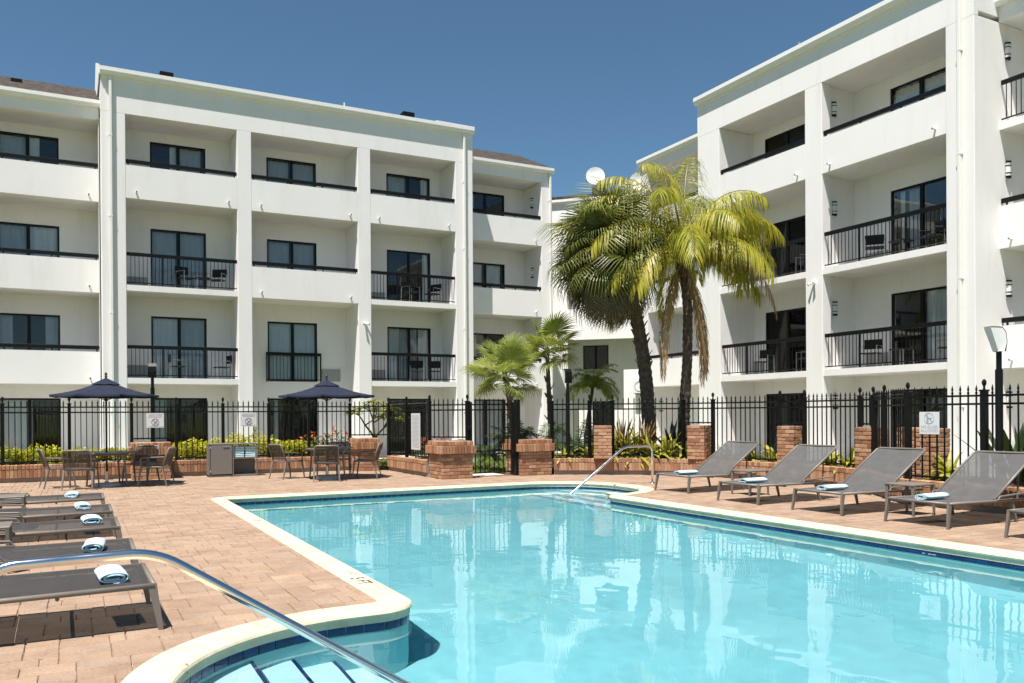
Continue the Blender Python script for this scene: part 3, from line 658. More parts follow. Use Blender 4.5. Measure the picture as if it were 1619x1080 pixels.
wall_run('planter_wall', 'short brick wall below the tall notice board, running up to the gate pier', [(7.5, 21.75), (7.5, 18.95)])
wall_run('planter_wall', 'low brick wall curving round from the gate pier behind the far handrail', [(10.5, 17.93), (11.25, 17.42), (11.95, 16.95), (12.5, 16.5), (12.93, 15.95), (13.2, 15.3), (13.42, 14.55), (13.55, 13.8), (13.58, 13.0), (13.52, 12.1), (13.4, 11.3)])
wall_run('planter_wall', 'low brick wall close behind the heads of the raised loungers', [(13.4, 11.3), (12.75, 10.4), (12.1, 9.5), (11.95, 9.1), (11.95, 5.4)])
def pier(label, x, y, wd, dp, z0=0.0, z1=.58, cap=True, rz=0):
    root = thing('brick_pier', label, 'brick pier', (x, y, 0), rz); nC = int(round((z1-z0)/.0815)); ch = (z1-z0)/nC
    chunk('mortar_core', (-wd/2+.014, -dp/2+.014, z0), (wd/2-.014, dp/2-.014, z1-.004), root, 'mortar')
    def ring(z, W_, D_, mesh, unit, dpt, ph, jit=.003):
        for s, (L, off, ang) in enumerate(((W_, D_/2, 0), (D_-2*dpt, W_/2, 90), (W_, D_/2, 180), (D_-2*dpt, W_/2, 270))):
            cuts = [-L/2]; u = -L/2+(unit if not (ph+s) % 2 else unit/2)
            n = max(1, round(L/unit)); un = L/n; u = -L/2+(un if not (ph+s) % 2 else un/2)
            while u < L/2-.02: cuts.append(u); u += un
            cuts.append(L/2)
            for a, b in zip(cuts, cuts[1:]):
                c = (a+b)/2; e = Euler((0, 0, R(ang))); q = Vector((c, -off, 0)); q.rotate(e)
                put('brick', mesh, root, (q.x+random.uniform(-jit, jit), q.y+random.uniform(-jit, jit), z), (0, 0, R(ang)), ((b-a-.011)/(unit-.011 if unit > .1 else .067), 1, 1))
    for k in range(nC): ring(z0+k*ch+.006, wd, dp, B_STR, .211, .095, k, .003 if cap else .006)
    if cap:
        ring(z1+.004, wd+.13, dp+.13, B_SOL, .078, .1, 0); ring(z1+.2, wd+.02, dp+.02, B_ROW, .078, .2, 0)
        chunk('mortar_core', (-wd/2-.04, -dp/2-.04, z1+.002), (wd/2+.04, dp/2+.04, z1+.19), root, 'mortar'); chunk('mortar_core', (-wd/2+.02, -dp/2+.02, z1+.19), (wd/2-.02, dp/2-.02, z1+.288), root, 'mortar')
    return root
pier('capped brick pier at the near side of the gate, beside the notice board', 7.93, 18.42, .78, .86)
pier('capped brick pier where the curved wall meets the gate', 10.06, 18.45, .86, .86)
pier('capped brick pier behind the chair with its back to the fence corner', 7.0, 22.15, .62, .66)
pier('capped brick pier between the first umbrella table and the towel cabinet', 1.62, 22.05, .86, .60)
for lb, x, y, a in (('slim brick pier on the curved wall, the one closest to the gate', 11.52, 17.30, -33), ('slim brick pier on the curved wall behind the lounger nearest the handrail', 13.22, 15.72, -62),
                    ('slim brick pier on the wall between the first two raised loungers', 13.78, 13.35, -82), ('slim brick pier on the wall behind the third raised lounger, beside the fence corner', 13.62, 11.15, -100)):
    pier(lb, x, y, .44, .44, .40, 1.21, False, R(a))
pier('slim brick pier seen through the fence, left of the no glass sign', 13.75, 10.35, .40, .40, 0, 1.21, False, R(-90))
pier('slim shaded brick pier just inside the fence beside the no glass sign', 13.3, 9.62, .40, .40, 0, 1.21, False, R(-90))

# ------------------------------------------------------------------ black fence
FT = 1.93
def picket_mesh(z0):
    def mk():
        mb = MB(); mb.box((-.0095, -.0095, z0), (.0095, .0095, 1.76)); mb.lathe([(.0095, 1.755), (.02, 1.77), (.02, 1.785), (.010, 1.80), (.019, 1.83), (.011, 1.865), (.001, 1.905)], 6); return mb.mesh('picket', 'black')
    return cached(('picket', z0), mk)
def post_mesh(z0, wd=.075):
    def mk():
        mb = MB(); h = wd/2; mb.box((-h, -h, z0), (h, h, 1.80)).box((-h-.012, -h-.012, 1.80), (h+.012, h+.012, 1.825), .004); mb.lathe([(.001, 1.985), (.022, 1.97), (.034, 1.94), (.034, 1.915), (.022, 1.885), (.014, 1.87), (.02, 1.825)], 10); return mb.mesh('fence_post', 'black')
    return cached(('post', z0, wd), mk)
def fence(label, posts, low, sp=.128, wide=()):
    """posts: plan points; low: bottom-rail height of each span"""
    root = thing('fence', label, 'fence', (posts[0][0], posts[0][1], 0)); O = Vector(posts[0])
    for i, q in enumerate(posts):
        q = Vector(q)-O; put('fence_post', post_mesh(.38, .085 if i in wide else .072), root, (q.x, q.y, 0), (0, 0, random.uniform(-.02, .02)))
    for i in range(len(posts)-1):
        a, b = Vector(posts[i])-O, Vector(posts[i+1])-O; t = b-a; L = t.length; rz = math.atan2(t.y, t.x); z0 = low[i]
        rm = cached(('rail', round(L, 3)), lambda: MB().box((.03, -.014, -.016), (L-.03, .014, .016)).mesh('fence_rail', 'black'))
        for z in (1.735, 1.61, z0+.03): put('fence_rail', rm, root, (a.x, a.y, z), (0, 0, rz))
        n = max(1, round(L/sp)); pm = picket_mesh(z0)
        for j in range(1, n): q = a.lerp(b, j/n); put('picket', pm, root, (q.x, q.y, 0), (random.uniform(-.004, .004), random.uniform(-.004, .004), rz))
    return root
fence('black iron picket fence with sign plates along the hedge behind the umbrella tables', [(-4.3, 22.55), (-2.85, 22.55), (-1.48, 22.55), (-.12, 22.55), (1.23, 22.55), (2.25, 22.55), (3.37, 22.55), (4.52, 22.55), (5.58, 22.55), (6.71, 22.55), (7.66, 22.1)],
      [.43, .43, .43, .43, .93, .43, .43, .43, .43, .93])
fence('short black iron fence carrying the tall notice board beside the gate', [(7.66, 22.05), (7.66, 20.66), (7.66, 19.06), (8.3, 18.25)], [.43, .43, .93], wide=(3,))
fence('black iron picket fence curving over the slim brick piers behind the raised loungers', [(10.55, 18.12), (11.30, 17.55), (11.76, 17.22), (13.06, 16.1), (13.37, 15.4), (13.75, 13.65), (13.80, 13.0), (13.62, 11.42), (13.42, 10.95), (12.85, 10.25)],
      [.43, 1.24, .43, 1.24, .43, 1.24, .43, 1.24, .43])
fence('black iron picket fence with the no glass sign, closest behind the loungers', [(12.85, 10.25), (12.1, 9.2), (12.1, 7.9), (12.1, 6.6), (12.1, 5.3)], [.43, .43, .43, .43], wide=(1, 2, 3))
gate = thing('gate', 'black iron pool gate standing between the two capped brick piers', 'gate', (8.36, 18.2, 0))
for x in (.0, 1.12): put('gate_post', cached('gp', lambda: MB().box((-.03, -.03, .04), (.03, .03, 1.80)).mesh('gate_post', 'black')), gate, (x, 0, 0))
MB().box((-.06, -.06, 0), (.06, .06, 1.86)).build('hinge_post', 'black', gate, (1.26, .02, 0))
for z in (.1, .62, 1.61, 1.735): MB().box((.03, -.014, z-.016), (1.09, .014, z+.016)).build('gate_rail', 'black', gate)
for j in range(1, 9): put('picket', picket_mesh(.10), gate, (j*1.12/9, 0, 0))
MB().box((-.09, -.06, 1.12), (-.02, .05, 1.24), .01).lathe([(.001, 1.2), (.02, 1.2), (.02, 1.24), (.001, 1.24)], 8, (-.055, -.075)).build('gate_latch', 'black', gate)
MB().box((1.1, -.05, .5), (1.2, .03, .62), .01).build('gate_hinge', 'black', gate)
# ------------------------------------------------------------------ signs
def plate(label, x, y, z, wd, h, rz, name='sign'):
    t = thing(name, label, 'sign', (x, y, z), rz); MB().box((-wd/2, 0, 0), (wd/2, .008, h)).build('sign_plate', 'sign', t); return t
def ring_mark(t, cx, cz, r, m='ink', th=.004, bar_=True):
    MB().tube([(cx+r*math.cos(a*math.pi/16), -.002, cz+r*math.sin(a*math.pi/16)) for a in range(33)], th, 6, False).build('ring', m, t)
    if bar_: MB().bar((cx-r*.72, -.002, cz+r*.72), (cx+r*.72, -.002, cz-r*.72), .003, th*2, up=(0, 1, 0)).build('slash', m, t)
def rows(t, zs, wd, h, m='ink_pale'):
    """print too small to read in the photograph: rows of short strokes"""
    mb = MB()
    for z in zs:
        x = -wd/2*random.uniform(.8, 1)
        while x < wd/2*.9:
            l = random.uniform(.018, .05); mb.box((x, -.002, z), (min(x+l, wd/2), 0, z+h)); x += l+random.uniform(.008, .014)
    mb.build('small_print', m, t)
for lb, x in (('white no diving sign on the fence above the first brick pier', 1.76), ('white no diving sign on the fence above the towel cabinet', 4.0)):
    t = plate(lb, x, 22.505, 1.225, .40, .36, 0); rows(t, (.318, .285, .252, .022), .33, .014); ring_mark(t, 0, .135, .083)
    MB().bar((-.045, -.002, .085), (.05, -.002, .185), .003, .012, up=(0, 1, 0)).build('figure', 'ink', t)
t = plate('tall white pool rules notice board on the short fence beside the gate', 7.615, 19.9, .62, .62, .92, R(-90), 'notice_board'); rows(t, [.06+.033*i for i in range(25)], .5, .012)
t = plate('square white NO GLASS ALLOWED sign on the fence above the third lounger', 12.05, 8.78, 1.14, .35, .355, R(-90)); ring_mark(t, 0, .255, .085, 'ink_pale', .003)
MB().box((-.045, -.003, .19), (-.012, 0, .275)).box((-.036, -.003, .275), (-.022, 0, .312)).build('bottle_figure', 'ink_pale', t)
MB().add([(.0, -.003, .262), (.05, -.003, .262), (.04, -.003, .24), (.012, -.003, .24)], [(0, 1, 2, 3)]).build('glass_figure', 'ink_pale', t)
text_mesh('lettering', 'NO GLASS', .064, 'ink_pale', t, (0, -.001, .095), (R(90), 0, 0)); text_mesh('lettering', 'ALLOWED', .064, 'ink_pale', t, (0, -.001, .035), (R(90), 0, 0))
# ------------------------------------------------------------------ path lamps
def path_lamp(label, x, y, h, rz):
    t = thing('path_lamp', label, 'lamp post', (x, y, .38), rz, None); h -= .38
    mb = MB(); mb.tube([(0, 0, 0), (0, 0, h-.62)], .052, 14).tube([(0, 0, h-.62), (0, 0, h-.36)], .038, 14); mb.build('pole', 'black', t)
    k = 7; pr = [(.05, h-.36), (.07, h-.22), (.055, h-.08), (.0, h), (-.17, h+.01)]
    MB().add([(x_, s*.095, z) for s in (-1, 1) for x_, z in pr], [(i, i+1, i+6, i+5) for i in range(4)]).build('hood', 'black', t)
    o = MB(); o.add([(x_-.004 if i else x_-.02, s*.088, z-.004) for s in (-1, 1) for i, (x_, z) in enumerate(pr)]+[(-.05, -.07, h-.355), (-.05, .07, h-.355)], [(0, 1, 2, 3, 4, 10), (5, 11, 9, 8, 7, 6), (4, 9, 11, 10)]); o.build('diffuser', 'lens', t)
    return t
path_lamp('black lamp post with a hooded frosted head beside the no glass sign fence', 12.02, 7.62, 2.73, R(-27))
path_lamp('slim black lamp post standing among the small palms by the gate', 10.86, 17.86, 2.62, R(-100)); path_lamp('black lamp post rising behind the first umbrella', 1.75, 23.1, 2.85, R(-100))

# ------------------------------------------------------------------ loungers, side tables, towels
def lounger_parts(t, up):
    """foot end at x=0, head towards +x, half width .46; up = raised backrest"""
    hw = .455; z = .315; hx = .98
    fr = MB()
    for s in (-1, 1):
        fr.tube([(.02, s*hw, z), (hx, s*hw, z-.01), (1.75, s*hw, z-.02)], .019, 8)
    fr.tube([(.02, -hw, z), (.02, hw, z)], .019, 8).tube([(1.55, -hw, z-.03), (1.55, hw, z-.03)], .017, 8).tube([(.62, -hw, z-.035), (.62, hw, z-.035)], .013, 8).build('frame', 'frame', t, smooth=True)
    for s in (-1, 1):
        MB().bar((.035, s*(hw-.005), z+.012), (-.02, s*(hw+.012), 0), .06, .035, .032, .026, up=(0, 1, 0)).build('leg', 'frame', t); MB().bar((1.32, s*(hw-.005), z), (1.42, s*(hw+.005), 0), .05, .035, .03, .026, up=(0, 1, 0)).build('leg', 'frame', t)
    n = 8; vs = []
    for i in range(n+1):
        x = .04+(hx-.04)*i/n
        for s in (-1, 0, 1): vs.append((x, s*(hw-.012), z+.012-(.012 if s == 0 else 0)))
    MB().add(vs, [(3*i+a, 3*i+3+a, 3*i+4+a, 3*i+1+a) for i in range(n) for a in (0, 1)]).build('sling', 'sling' if up else 'sling_dark', t, smooth=True)
    ang = R(33) if up else R(0.5); L = 1.08
    bk = put('backrest', None, t, (hx, 0, z+.006), (0, -ang, 0)); b = MB(); hw2 = hw-.02
    b.tube([(0, -hw2, 0), (L-.04, -hw2, 0), (L, -hw2+.04, 0), (L, hw2-.04, 0), (L-.04, hw2, 0), (0, hw2, 0)], .018, 8)
    bk2 = b.build('back_frame', 'frame', bk, smooth=True)
    vs = [(L*i/8, s*(hw2-.01), -.012*(1-abs(s))) for i in range(9) for s in (-1, 0, 1)]; MB().add(vs, [(3*i+a, 3*i+3+a, 3*i+4+a, 3*i+1+a) for i in range(8) for a in (0, 1)]).build('back_sling', 'sling' if up else 'sling_dark', bk, smooth=True)
    if up:
        for s in (-1, 1): MB().bar((1.55, s*(hw-.06), z-.03), (hx+.72*math.cos(ang), s*(hw-.06), z+.72*math.sin(ang)), .02, .014).build('back_stay', 'frame', t)
    for s in (-1, 1): MB().tube([(.98, s*(hw+.03), z-.0), (1.02, s*(hw+.035), z+.05), (1.7, s*(hw+.035), z+.08), (1.74, s*(hw+.035), z+.05), (1.75, s*(hw+.03), z-.02)], .012, 6).build('arm_rail', 'frame', t)
def lounger(label, x, y, rz, up, group):
    t = thing('sun_lounger', label, 'sun lounger', (x, y, 0), rz, group); lounger_parts(t, up); return t
_tow = {}
def towel(label, x, y, z, rz, seed, group, L=.42):
    """a bath towel folded flat and rolled over once: a flattened spiral with thickness"""
    rnd = random.Random(seed); mb = MB(); pts = []; turns = 2.15; n = 46; a, b = .098*rnd.uniform(.9, 1.1), .041*rnd.uniform(.85, 1.1); L *= rnd.uniform(.82, .95)
    for i in range(n):
        u = i/(n-1); th = -math.pi*.5+2*math.pi*turns*u; rr = 1-.74*u
        pts.append(Vector((a*(.30+.70*rr)*math.cos(th)*(1 if rr > .0 else 1), b*rr*math.sin(th)+b)))
    th_ = .0118; nl = 7; vs = []
    for j in range(nl):
        yy = -L/2+L*j/(nl-1); wob = rnd.uniform(-.004, .004)
        for sgn in (1, -1):
            for i, q in enumerate(pts):
                t = (pts[min(i+1, n-1)]-pts[max(i-1, 0)]).normalized(); nn = Vector((t.y, -t.x)); e = .006*math.sin(i*.6+j*1.3+seed)
                vs.append((q.x+nn.x*sgn*th_/2+e*.3+wob*.4, yy+(.008*math.sin(i*.35+seed) if j in (0, nl-1) else 0), max(.002, q.y+nn.y*sgn*th_/2+.003+wob*.2)))
    fs = []
    for j in range(nl-1):
        for s in (0, 1):
            for i in range(n-1):
                p0 = j*2*n+s*n+i; p1 = (j+1)*2*n+s*n+i; fs.append((p0, p0+1, p1+1, p1) if s == 0 else (p0, p1, p1+1, p0+1))
        for e in (0, n-1): fs.append((j*2*n+e, j*2*n+n+e, (j+1)*2*n+n+e, (j+1)*2*n+e))
    for j in (0, nl-1): fs += [(j*2*n+i, j*2*n+n+i, j*2*n+n+i+1, j*2*n+i+1) for i in range(n-1)]
    o = mb.add(vs, fs).build('towel', 'towel', None, (x, y, z), (0, 0, rz), True); return tag(o, label, 'towel', group)
GL, GR = 'flat loungers in a row on the paving', 'raised loungers in a row by the pool'
ORD = ('closest to the curved steel handrail', 'second from the curved steel handrail', 'third from the curved steel handrail', 'fourth from the curved steel handrail', 'closest to the first umbrella table')
for i, (y, dx) in enumerate(((6.84, .50), (8.42, .48), (10.36, .43), (12.03, .42), (13.95, .38))):
    lounger('flat grey sling lounger with a rolled towel, '+ORD[i], dx, y, R(180+random.uniform(-1, 1)), False, GL)
    ty = (-.12, -.1, .02, .05, .06)[i]
    towel('rolled pale blue towel on the flat lounger '+ORD[i], dx-.28-.05*(i > 2)-(.0, .06, .0, .02, .1)[i], y+ty, .318, R(random.uniform(-6, 6)), i, 'towels on the flat loungers')
ORD2 = ('next to the far handrail', 'second from the far handrail', 'third from the far handrail', 'in front of the near lamp post')
for i, (x, y) in enumerate(((10.08, 12.78), (9.78, 10.66), (9.82, 9.02), (9.86, 7.38))):
    lounger('grey sling lounger with raised back, '+ORD2[i], x, y, R((3, 1, 0, 0)[i]), True, GR)
    towel('folded pale blue towel on the raised lounger '+ORD2[i], x+.36, y+.02, .318, R(88), 10+i, 'towels on the raised loungers', .5)
lounger('grey sling lounger with raised back and no towel, past the near lamp post', 9.80, 5.66, 0, True, GR)
def side_table(label, x, y, rz, group):
    t = thing('side_table', label, 'side table', (x, y, 0), rz, group); MB().box((-.24, -.24, .43), (.24, .24, .455), .006).build('table_top', 'frame', t)
    for sx in (-1, 1):
        for sy in (-1, 1): MB().bar((sx*.215, sy*.215, .432), (sx*.225, sy*.225, 0), .05, .03, .026, .022).build('leg', 'frame', t)
side_table('taupe metal side table between the two raised loungers by the far handrail', 10.95, 11.62, 0, None); side_table('taupe metal side table beside the lounger in front of the lamp post', 10.82, 8.2, 0, None)
side_table('taupe metal side table standing by the middle flat lounger', -.80, 9.58+.02, 0, None); side_table('taupe metal side table by the flat lounger closest to the umbrella', -.84, 13.1, 0, None)
# ------------------------------------------------------------------ steel handrails
def handrail(label, pts, r):
    t = thing('handrail', label, 'handrail', (pts[0][0], pts[0][1], 0)); O = Vector((pts[0][0], pts[0][1], 0)); P = [Vector(q)-O for q in pts]; out = []
    for i, q in enumerate(P):
        if i in (0, len(P)-1): out.append(q); continue
        a, b = P[i-1]-q, P[i+1]-q; d = min(.13, a.length*.45, b.length*.45); a.normalize(); b.normalize(); p0, p1 = q+a*d, q+b*d
        for k in range(9): u = k/8; out.append(p0*(1-u)**2+q*2*u*(1-u)+p1*u*u)
    MB().tube(out, r, 20).build('rail_tube', 'steel', t, smooth=True)
    MB().lathe([(.001, .012), (.05, .011), (.056, .0)], 20).build('floor_flange', 'steel', t, smooth=True)
handrail('polished steel handrail curving down into the near pool steps', [(-.36, 4.4, 0), (-.36, 4.4, .83), (.34, 4.4, .845), (1.66, 4.4, -.03), (2.1, 4.4, -.32), (2.1, 4.4, -.9)], .0245)
handrail('steel handrail down the far pool steps beside the raised loungers', [(10.99, 14.6, 0), (10.99, 14.6, .80), (10.27, 14.6, .80), (8.78, 14.6, -.24), (8.78, 14.6, -.8)], .0245)

# ------------------------------------------------------------------ umbrella tables
def umbrella(label, x, y, rz, rr):
    t = thing('umbrella', label, 'umbrella', (x, y, 0), rz); zr, za = 1.97, 2.30
    can = put('canopy', None, t); n = 8
    def sag(u): return za-(za-zr)*u-.05*math.sin(math.pi*u)
    for k in range(n):
        vs = []; fs = []; m_ = 8
        for i in range(m_+1):
            u = .1+.9*i/m_
            for j in range(5):
                v = j/4; a0 = 2*math.pi*k/n; a1 = 2*math.pi*(k+1)/n
                pa = Vector((math.cos(a0), math.sin(a0))); pb = Vector((math.cos(a1), math.sin(a1))); q = pa.lerp(pb, v)*rr*u*(1-.05*math.sin(math.pi*v)*u)
                vs.append((q.x, q.y, sag(u)-.018*math.sin(math.pi*v)*u))
        fs = [(i*5+j, (i+1)*5+j, (i+1)*5+j+1, i*5+j+1) for i in range(m_) for j in range(4)]
        b = len(vs); vs += [(vs[m_*5+j][0]*.995, vs[m_*5+j][1]*.995, vs[m_*5+j][2]-.045) for j in range(5)]; fs += [(m_*5+j, b+j, b+j+1, m_*5+j+1) for j in range(4)]
        MB().add(vs, fs).build('canopy_panel', 'canvas', can, smooth=True)
    vs = [(0, 0, za+.045)]
    for k in range(n*2):
        a = math.pi*k/n; r_ = rr*.27*(1 if k % 2 == 0 else .93); vs.append((r_*math.cos(a), r_*math.sin(a), sag(.27)+.028-(0 if k % 2 == 0 else .012)))
    MB().add(vs, [(0, 1+k, 1+(k+1) % (2*n)) for k in range(2*n)]).build('vent_cap', 'canvas', t)
    for k in range(n):
        a = 2*math.pi*k/n; MB().tube([(.03*math.cos(a), .03*math.sin(a), za-.02)]+[(rr*u*math.cos(a), rr*u*math.sin(a), sag(u)-.012) for u in (.3, .6, .9, 1.0)], .008, 6).build('rib', 'wood', t)
        MB().tube([(.03*math.cos(a), .03*math.sin(a), 1.86), (rr*.5*math.cos(a), rr*.5*math.sin(a), sag(.5)-.02)], .006, 6).build('strut', 'wood', t)
    MB().tube([(0, 0, .05), (0, 0, 2.36)], .021, 12).build('pole', 'wood', t, smooth=True); MB().lathe([(.021, 1.84), (.035, 1.84), (.035, 1.90), (.021, 1.90)], 12).build('runner', 'wood', t)
    MB().lathe([(.001, 2.47), (.016, 2.455), (.03, 2.425), (.024, 2.40), (.016, 2.39), (.03, 2.375), (.03, 2.36)], 12).build('finial', 'wood', t, smooth=True)
    MB().lathe([(.001, .11), (.035, .11), (.05, .085), (.2, .075), (.265, .05), (.27, 0)], 28).build('base', 'concrete', t, smooth=True); MB().tube([(0, 0, .1), (0, 0, .32)], .028, 12).build('base_sleeve', 'alu', t)
umbrella('navy market umbrella over the table beside the flat loungers', .60, 20.12, R(12), 1.1); umbrella('navy market umbrella over the table beside the towel cabinet', 5.28, 19.62, R(24), 1.12)
def round_table(label, x, y, rz, r_=.62):
    t = thing('dining_table', label, 'table', (x, y, 0), rz); MB().lathe([(.03, .715), (r_-.01, .715), (r_, .72), (r_, .74), (r_-.01, .745), (.03, .745), (.03, .715)], 40).build('table_top', 'frame', t)
    MB().tube([(.42*math.cos(a*math.pi/14), .42*math.sin(a*math.pi/14), .69) for a in range(29)], .02, 6, False).build('apron', 'frame', t)
    for k in range(4):
        a = R(45+90*k); MB().bar((.40*math.cos(a), .40*math.sin(a), .715), (.47*math.cos(a), .47*math.sin(a), 0), .055, .04, .032, .028).build('leg', 'frame', t)
round_table('round taupe metal table under the umbrella beside the flat loungers', .60, 20.12, R(10)); round_table('round taupe metal table under the umbrella beside the towel cabinet', 5.28, 19.62, R(0), .6)
def chair(label, x, y, rz, group):
    """sling armchair, seat facing +y"""
    t = thing('dining_chair', label, 'chair', (x, y, 0), rz, group); hw = .265
    for s in (-1, 1):
        MB().bar((s*hw, .23, .43), (s*(hw+.02), .29, 0), .042, .03, .024, .02).build('leg', 'frame', t); MB().bar((s*hw, -.2, .43), (s*(hw+.02), -.31, 0), .042, .03, .024, .02).build('leg', 'frame', t)
        MB().tube([(s*hw, .235, .42), (s*(hw+.01), .235, .60), (s*(hw+.01), .19, .615), (s*(hw+.01), -.25, .63)], .013, 8).build('armrest', 'frame', t)
    fr = MB().tube([(-hw, .24, .425), (hw, .24, .425), (hw, -.21, .41), (-hw, -.21, .41), (-hw, .24, .425)], .017, 8); fr.build('seat_frame', 'frame', t)
    MB().add([(-hw, -.2, .42), (hw, -.2, .42), (hw, .235, .438), (-hw, .235, .438)], [(0, 1, 2, 3)]).build('seat', 'chair_sling', t)
    bf = MB(); a, b = (-.205, .42), (-.335, .815)
    bf.tube([(-hw, a[0], a[1]), (-hw+.005, b[0], b[1]-.03), (-hw+.04, b[0]-.008, b[1]), (hw-.04, b[0]-.008, b[1]), (hw-.005, b[0], b[1]-.03), (hw, a[0], a[1])], .019, 8); bf = bf.build('back_frame', 'frame', t, smooth=True)
    vs = []
    for i in range(6):
        u = .1+.87*i/5; yy = a[0]+(b[0]-a[0])*u; zz = a[1]+(b[1]-a[1])*u; vs += [(-hw+.012, yy, zz), (0, yy-.018, zz), (hw-.012, yy, zz)]
    MB().add(vs, [(3*i+k, 3*i+k+1, 3*i+k+4, 3*i+k+3) for i in range(5) for k in (0, 1)]).build('backrest', 'chair_sling', bf, smooth=True)
CH1, CH2 = 'chairs round the table by the flat loungers', 'chairs round the table by the towel cabinet'
chair('sling armchair side on to the fence at the table by the flat loungers', -.33, 20.35, R(-80), CH1); chair('sling armchair with its back to the flat loungers', .10, 19.62, R(-14), CH1)
chair('sling armchair turned towards the first table beside the brick pier', 1.56, 19.78, R(68), CH1); chair('dark sling armchair tucked in between the first table and the brick pier', 1.33, 20.98, R(150), CH1)
chair('sling armchair seen side on at the second table, nearest the towel cabinet', 4.50, 20.32, R(-68), CH2); chair('sling armchair with its back to the pool at the second table', 5.10, 19.02, R(-14), CH2)
chair('sling armchair seen side on at the second table, beside the fence corner pier', 6.16, 19.36, R(62), CH2); chair('sling armchair behind the second table, facing the pool', 5.78, 20.42, R(160), CH2)
# ------------------------------------------------------------------ towel cabinet
t = thing('towel_cabinet', 'taupe towel cabinet with a door and an open shelf by the brick wall', 'cabinet', (3.48, 21.66, 0))
mb = MB(); mb.box((-.58, 0, .02), (-.555, .42, .82)).box((-.58, 0, .0), (.58, .42, .045)).box((-.02, .0, .045), (.005, .42, .79)).box((.555, 0, .045), (.58, .03, .79)).box((.555, .39, .045), (.58, .42, .79)).box((-.555, .40, .045), (-.02, .42, .79)); mb.build('carcass', 'cabinet', t)
MB().box((-.585, -.008, .79), (.585, .425, .822), .004).build('top', 'cabinet', t); MB().box((.005, .0, .44), (.555, .42, .465)).build('shelf', 'cabinet', t)
MB().box((.005, .40, .045), (.555, .415, .44)).build('back_panel', 'cabinet', t)
d = MB().box((-.54, -.014, .065), (-.035, .006, .775), .004).build('door', 'cabinet', t); MB().box((-.25, -.028, .735), (-.10, -.012, .75)).build('handle', 'alu', d)
for s in (.12, .7): MB().box((-.56, -.02, s), (-.53, 0, s+.05)).build('hinge', 'alu', d)
for c in range(2):
    for k in range(6):
        zz = .466+k*.046
        o = MB().box((-.125, -.15, 0), (.125, .15, .043), .014).build('towel', 'towel', None, (3.48+.15+.27*c+random.uniform(-.008, .008), 21.85, zz), (random.uniform(-.015, .015), 0, random.uniform(-.04, .04)))
        tag(o, 'folded pale blue towel on the open shelf of the towel cabinet', 'towel', 'towels stacked on the cabinet shelf')
# ------------------------------------------------------------------ balcony furniture
def balcony_chair(x, y, z, rz, label, group):
    t = thing('balcony_chair', label, 'chair', (x, y, z), rz, group)
    for s in (-1, 1): MB().tube([(s*.25, .24, 0), (s*.25, .24, .62), (s*.25, -.2, .62), (s*.25, -.24, 0)], .014, 6).build('side_frame', 'alu', t)
    MB().box((-.24, -.2, .40), (.24, .22, .43), .008).build('seat', 'black_sling', t); MB().box((-.25, -.26, .55), (.25, -.22, .82), .01).build('backrest', 'black_sling', t)
def balcony_table(x, y, z, label, group):
    t = thing('balcony_table', label, 'table', (x, y, z), 0, group); MB().box((-.23, -.23, .44), (.23, .23, .47), .006).build('table_top', 'black_sling', t)
    for sx in (-1, 1):
        for sy in (-1, 1): MB().bar((sx*.2, sy*.2, .44), (sx*.21, sy*.21, 0), .025, .025).build('leg', 'alu', t)
Z1, Z2 = S[0]+SLAB, S[1]+SLAB
FB = 'balcony chairs on the left block'; FR_ = 'balcony chairs on the right block'
for lb, z, c in (('second', Z1, ((3.0, 29.5, 90), (4.4, 29.55, -80))), ('third', Z2, ((3.28, 29.45, 30), (4.25, 29.5, -30)))):
    for x, y, a in c: balcony_chair(x, y, z, R(a+180), 'black and aluminium chair on the %s-floor railed balcony above the first umbrella' % lb, FB)
balcony_table(3.82, 29.55, Z2, 'small dark table on the third-floor railed balcony above the first umbrella', None)
for lb, z, c in (('second', Z1, ((11.35, 29.5, -20), (12.05, 29.45, -20))), ('third', Z2, ((11.1, 29.45, 20), (12.0, 29.5, -60)))):
    for x, y, a in c: balcony_chair(x, y, z, R(a+180), 'black and aluminium chair on the %s-floor railed balcony nearest the gate' % lb, FB)
for lb, z, c in (('second', Z1, ((19.75, 16.2, 110), (19.8, 13.9, 40))), ('third', Z2, ((19.7, 16.0, 130), (19.75, 14.3, 60)))):
    for x, y, a in c: balcony_chair(x, y, z, R(a), 'black and aluminium chair on the %s-floor balcony above the raised loungers' % lb, FR_)
    balcony_table(19.75, 15.2, z, 'small dark table on the %s-floor balcony above the raised loungers' % lb, None)
for lb, z, c in (('second', Z1, ((19.75, 20.3, 110), (19.75, 18.5, 60))), ('third', Z2, ((19.7, 20.2, 120), (19.75, 18.5, 60)))):
    for x, y, a in c: balcony_chair(x, y, z, R(a), 'black and aluminium chair on the %s-floor balcony behind the palm crowns' % lb, FR_)
